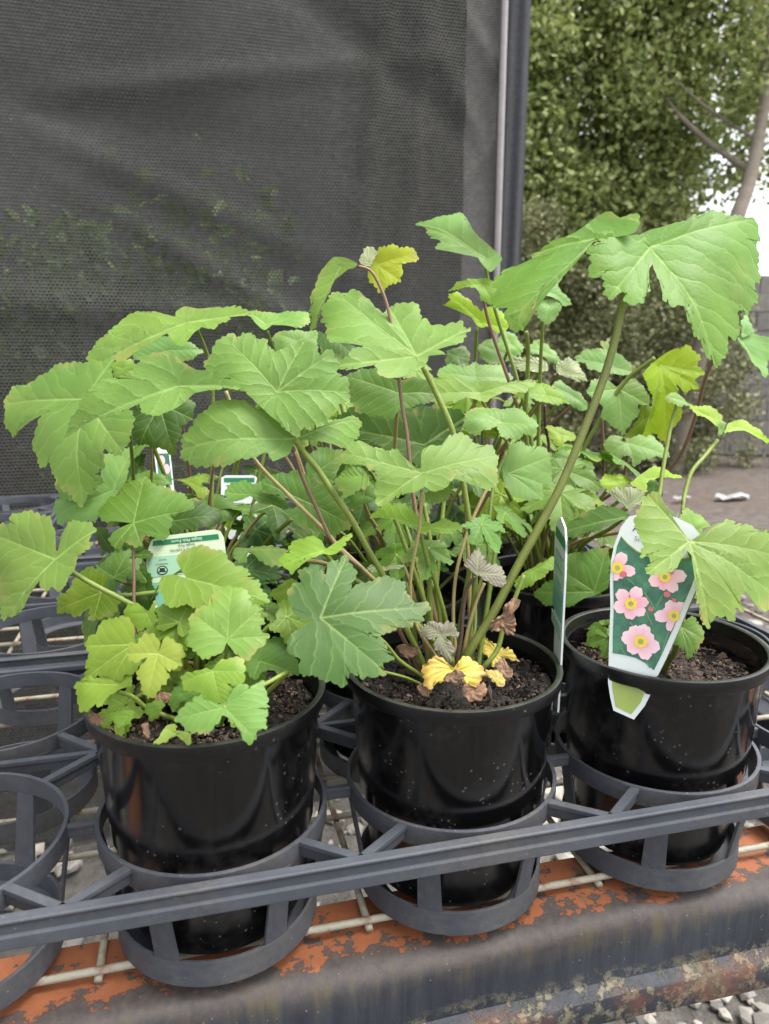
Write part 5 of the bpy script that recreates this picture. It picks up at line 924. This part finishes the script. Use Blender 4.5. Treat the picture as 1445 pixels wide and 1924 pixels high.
def flower(cx, cy, petals, rc, cxl=None):
    V, F, UV = [], [], []
    for a, ln, wd, dark in petals:
        ln, wd = ln * .90, wd * .92
        b = len(V); V.append((*pc(cx + ln * .5 * math.cos(R(a)), cy - ln * .5 * math.sin(R(a))), .00045 + .00003 * (len(V) % 5))); UV.append((.5, dark)); n = 22; t0 = R(a)
        z = V[-1][2]
        for i in range(n + 1):
            an = 2 * math.pi * i / n; px = ln * (.52 - .48 * math.cos(an)); py = wd * 1.15 * math.sin(an) * (.62 + .38 * px / ln)
            px *= 1 + .04 * math.sin(i * 2.1 + a)
            x = cx + px * math.cos(t0) - py * math.sin(t0); y = cy - px * math.sin(t0) - py * math.cos(t0)
            if cxl: x = max(x, cxl(y)) if cxl(y) < 860 else min(x, cxl(y))
            V.append((*pc(x, y), z)); UV.append((min(1, math.hypot(px, py) / ln), dark))
        for i in range(n): F.append((b, b + 1 + i, b + 2 + i))
    me = mesh('printed_flower', V, F, False); uv = me.uv_layers.new(name='petal')
    for lp in me.loops: uv.data[lp.index].uv = UV[lp.vertex_index]
    o = obj('printed_flower', me, lb, M_PETAL)
    plate('stamens', [pc(*q) for q in ell(cx, cy, rc, rc)], o, M_YC, .0007, .0001); plate('stamens', [pc(*q) for q in ell(cx, cy, rc * .42, rc * .42, 14)], o, M_LIME, .00078, .00004)
left = lambda y: 520 + (y - 600) * .045
right = lambda y: 1150 - (y - 700) * .335
flower(548, 612, [(75, 155, 58, .1), (-10, 165, 55, .1), (-110, 130, 60, .2), (150, 120, 60, .3), (-60, 110, 45, .5)], 52, left)
flower(932, 645, [(10, 185, 62, .1), (-50, 165, 55, .15), (-95, 130, 42, .9), (-150, 150, 60, .3), (155, 150, 50, .7), (70, 130, 60, .5)], 46)
flower(683, 905, [(70, 175, 60, .0), (15, 160, 52, .8), (-35, 155, 55, .1), (-88, 150, 55, .6), (-155, 160, 65, .1), (140, 170, 62, .25)], 50)
flower(1030, 960, [(110, 145, 55, .1), (60, 150, 55, .15), (190, 170, 58, .0), (-100, 150, 45, .1), (145, 110, 45, .3)], 46, right)
flower(790, 1212, [(80, 165, 62, .05), (125, 160, 62, .1), (170, 175, 70, .0), (-130, 150, 60, .2), (-65, 175, 60, .05), (-15, 175, 66, .0), (35, 130, 55, .25)], 54)
for x, y, q in ((600, 662, 30), (962, 790, 28), (845, 930, 22), (1020, 830, 18)): plate('printed_bud', [pc(*v) for v in ell(x, y, q, q * .9, 16)], lb, M_BUD, .0008, .0001)
for a, b in (((630, 690), (700, 740)), ((780, 790), (880, 930)), ((925, 800), (890, 900)), ((810, 960), (870, 1060)), ((1000, 1090), (960, 1300)), ((690, 1060), (720, 1100)), ((640, 1290), (680, 1345)), ((850, 1370), (880, 1420))):
    d = Vector((b[0] - a[0], b[1] - a[1])).normalized() * 5; plate('printed_stalk', [pc(a[0] - d.y, a[1] + d.x), pc(a[0] + d.y, a[1] - d.x), pc(b[0] + d.y, b[1] - d.x), pc(b[0] - d.y, b[1] + d.x)], lb, mat_print('printed_stalk', (.10, .24, .08)) if a[0] == 630 else bpy.data.materials['printed_stalk'], .0004, .0001)
tx, ty = pc(640, 255); text(lb, 'Anemone', tx, ty, .0066, M_INK, .0004, R(-4), 'LEFT')
tx, ty = pc(660, 345); text(lb, 'Single Pink', tx, ty, .0046, M_TEALB, .0004, R(-4), 'LEFT')
plate('printed_tip', [pc(*q) for q in ((585, 1535), (600, 1640), (640, 1790), (770, 1830), (835, 1720), (868, 1600), (720, 1560))], lb, M_LIME, .0003, .0002)
# --- back of a label standing upside down behind the left plant
K3 = .535 / 1404 / 3.0104
lb3 = label_root((-.1648, .1083, .9549), (.9739, -.2028, .1021), (-.0151, .3905, .9205), 'cream plant label with upside down text behind the lime leaves')
ca, sa = math.cos(R(6.4)), math.sin(R(6.4))
def p3(x, y):
    x, y = (x - 510) * K3, (600 - y) * K3 * 1.02; return (x * ca + y * sa, -x * sa + y * ca)
plate('card', [p3(*q) for q in ((300, 560), (312, 528), (345, 508), (500, 489), (665, 467), (700, 477), (722, 515), (737, 610), (720, 800), (680, 960), (600, 1080), (480, 1060), (380, 960), (345, 885), (305, 770), (286, 690), (290, 620))], lb3, M_CREAM)
plate('printed_band', [p3(*q) for q in ((322, 533), (688, 493), (695, 521), (319, 562))], lb3, M_GREEN, .0003, .0002)
plate('printed_panel', [p3(*q) for q in ((304, 625), (730, 580), (728, 690), (303, 738))], lb3, M_MINT, .0003, .0002)
plate('printed_panel', [p3(*q) for q in ((318, 768), (722, 722), (690, 900), (600, 1000), (450, 990), (362, 880))], lb3, M_MINT2, .0003, .0002)
for body, x, y, s, m in (('Single Pink Form', 512, 528, .0033, M_INKW), ('Single Pink', 512, 556, .0029, M_INK), ('Anemone x hybrida', 512, 580, .0029, M_INK), ('WATER', 382, 637, .0017, M_INK), ('MODERATE', 378, 662, .0017, M_INK)):
    q = p3(x, y); text(lb3, body, q[0], q[1], s, m, .0006, math.pi)
plate('printed_icon', [p3(*q) for q in ell(383, 697, 31, 26)], lb3, M_INK, .0005, .0002); plate('printed_icon', [p3(*q) for q in ell(383, 697, 25, 20)], lb3, M_MINT, .0006, .0001)
plate('printed_icon', [p3(*q) for q in ((366, 684), (400, 684), (396, 694), (408, 706), (360, 708), (370, 696))], lb3, M_INK, .0007, .0001)
# --- label seen almost edge on at the right of the middle pot
e0 = Vector((.0668, -.0206, .866)); xd = Vector((math.sin(R(19)), math.cos(R(19)), 0))
lb2 = label_root(e0, xd, (0.012, .03, 1), 'narrow label seen almost edge on at the pot with yellowed leaves')
def p2(x, y): return (x * .001, y * .001)
plate('card', [p2(*q) for q in ((0, 0), (14, -2), (28, 22), (30, 45), (46, 80), (50, 104), (44, 118), (28, 124), (10, 121), (3, 112), (0, 90), (-2, 30))], lb2, M_WHITE, 0, .0012)
for y0, y1, m in ((108, 115, M_GREEN), (84, 98, M_MINT), (60, 80, M_MINT2), (48, 56, M_MINT)):
    plate('printed_panel', [p2(2, y0), p2(44, y0), p2(44, y1), p2(2, y1)], lb2, m, .0003, .0002); plate('printed_panel', [p2(2, y0), p2(44, y0), p2(44, y1), p2(2, y1)], lb2, m, -.0014, .0002)
for k in range(5):
    for zz in (.0006, -.0019): plate('printed_line', [p2(6, 100 - k * 9), p2(38, 100 - k * 9), p2(38, 101.2 - k * 9), p2(6, 101.2 - k * 9)], lb2, M_TEALB, zz, .0002)
# --- half hidden labels further back
def small_label(O, X, Y, w_, h_, label, pink=False, dim=M_CREAM):
    e = label_root(O, X, Y, label)
    plate('card', [(-w_ / 2, -h_ * .8), (-w_ * .25, -h_ * 1.5), (w_ * .25, -h_ * 1.5), (w_ / 2, -h_ * .8), (w_ / 2, h_ * .42), (w_ * .38, h_ * .5), (-w_ * .38, h_ * .5), (-w_ / 2, h_ * .42)], e, dim)
    if pink: plate('printed_picture', [(-w_ * .4, -h_ * .6), (w_ * .4, -h_ * .6), (w_ * .4, h_ * .3), (-w_ * .4, h_ * .3)], e, M_PIC, .0003, .0002); [plate('printed_flower', ell(x * w_, y * h_, w_ * .2, h_ * .14), e, mat_print('pink_print', (.75, .38, .46)), .0006, .0002) for x, y in ((-.1, .1), (.15, -.15), (-.1, -.4))]
    else:
        plate('printed_band', [(-w_ * .42, h_ * .28), (w_ * .42, h_ * .28), (w_ * .42, h_ * .42), (-w_ * .42, h_ * .42)], e, M_GREEN, .0003, .0002)
        for k in range(5): plate('printed_line', [(-w_ * .36, h_ * (.16 - k * .14)), (w_ * (.1 + .05 * (k % 3)), h_ * (.16 - k * .14)), (w_ * (.1 + .05 * (k % 3)), h_ * (.19 - k * .14)), (-w_ * .36, h_ * (.19 - k * .14))], e, M_TEALB, .0003, .0002)
        plate('printed_icon', ell(-w_ * .22, -h_ * .02, w_ * .09, w_ * .09, 18), e, M_INK, .0005, .0002)
small_label((-.117, .2732, .968), (.9695, -.2451, 0), (.0734, .2858, .9555), .034, .030, 'white label with green band in the shade behind the cream label', False, M_WHITE)
small_label((-.0966, .2798, .926), (.9024, -.3702, -.2202), (.3779, .4348, .8174), .030, .034, 'white label lying askew among dark stems', False, M_WHITE)
small_label((-.1852, .3165, .99), (.8951, .4428, -.0517), (-.055, .2248, .9728), .016, .034, 'narrow pink flowered label seen between stems before the shade cloth', True, M_WHITE)
small_label((.1048, .2118, .9436), (.9898, -.0966, -.1043), (.1277, .2809, .9512), .024, .075, 'pale green label standing behind the thin crossing stems', False, M_CREAM)

# ================================================================ litter
def litter(x, y, s, seed, label):
    r = np.random.default_rng(seed); n = 16; V = []
    for i in range(n):
        for j in range(n):
            u, v = i / (n - 1) * 2 - 1, j / (n - 1) * 2 - 1; k = 1 / max(1, math.hypot(u, v) / max(abs(u), abs(v), 1e-3))
            V.append((u * k * s, v * k * s * .45, .012 + s * .12 * math.sin(3 * u + 2 * v) * math.cos(4 * v) + r.uniform(0, .008)))
    return tag(obj('litter', mesh('litter', V, grid_faces(n, n)), None, mat_simple('white_plastic_%d' % seed, (.27, .265, .27), .6, 20, .1), (x, y, .01)), label, 'litter', 'pale litter on the earth')
litter(3.75, 4.3, .14, 1, 'larger white scrap of plastic on the brown earth')
litter(3.35, 4.35, .07, 2, 'smaller pale scrap of plastic on the brown earth')
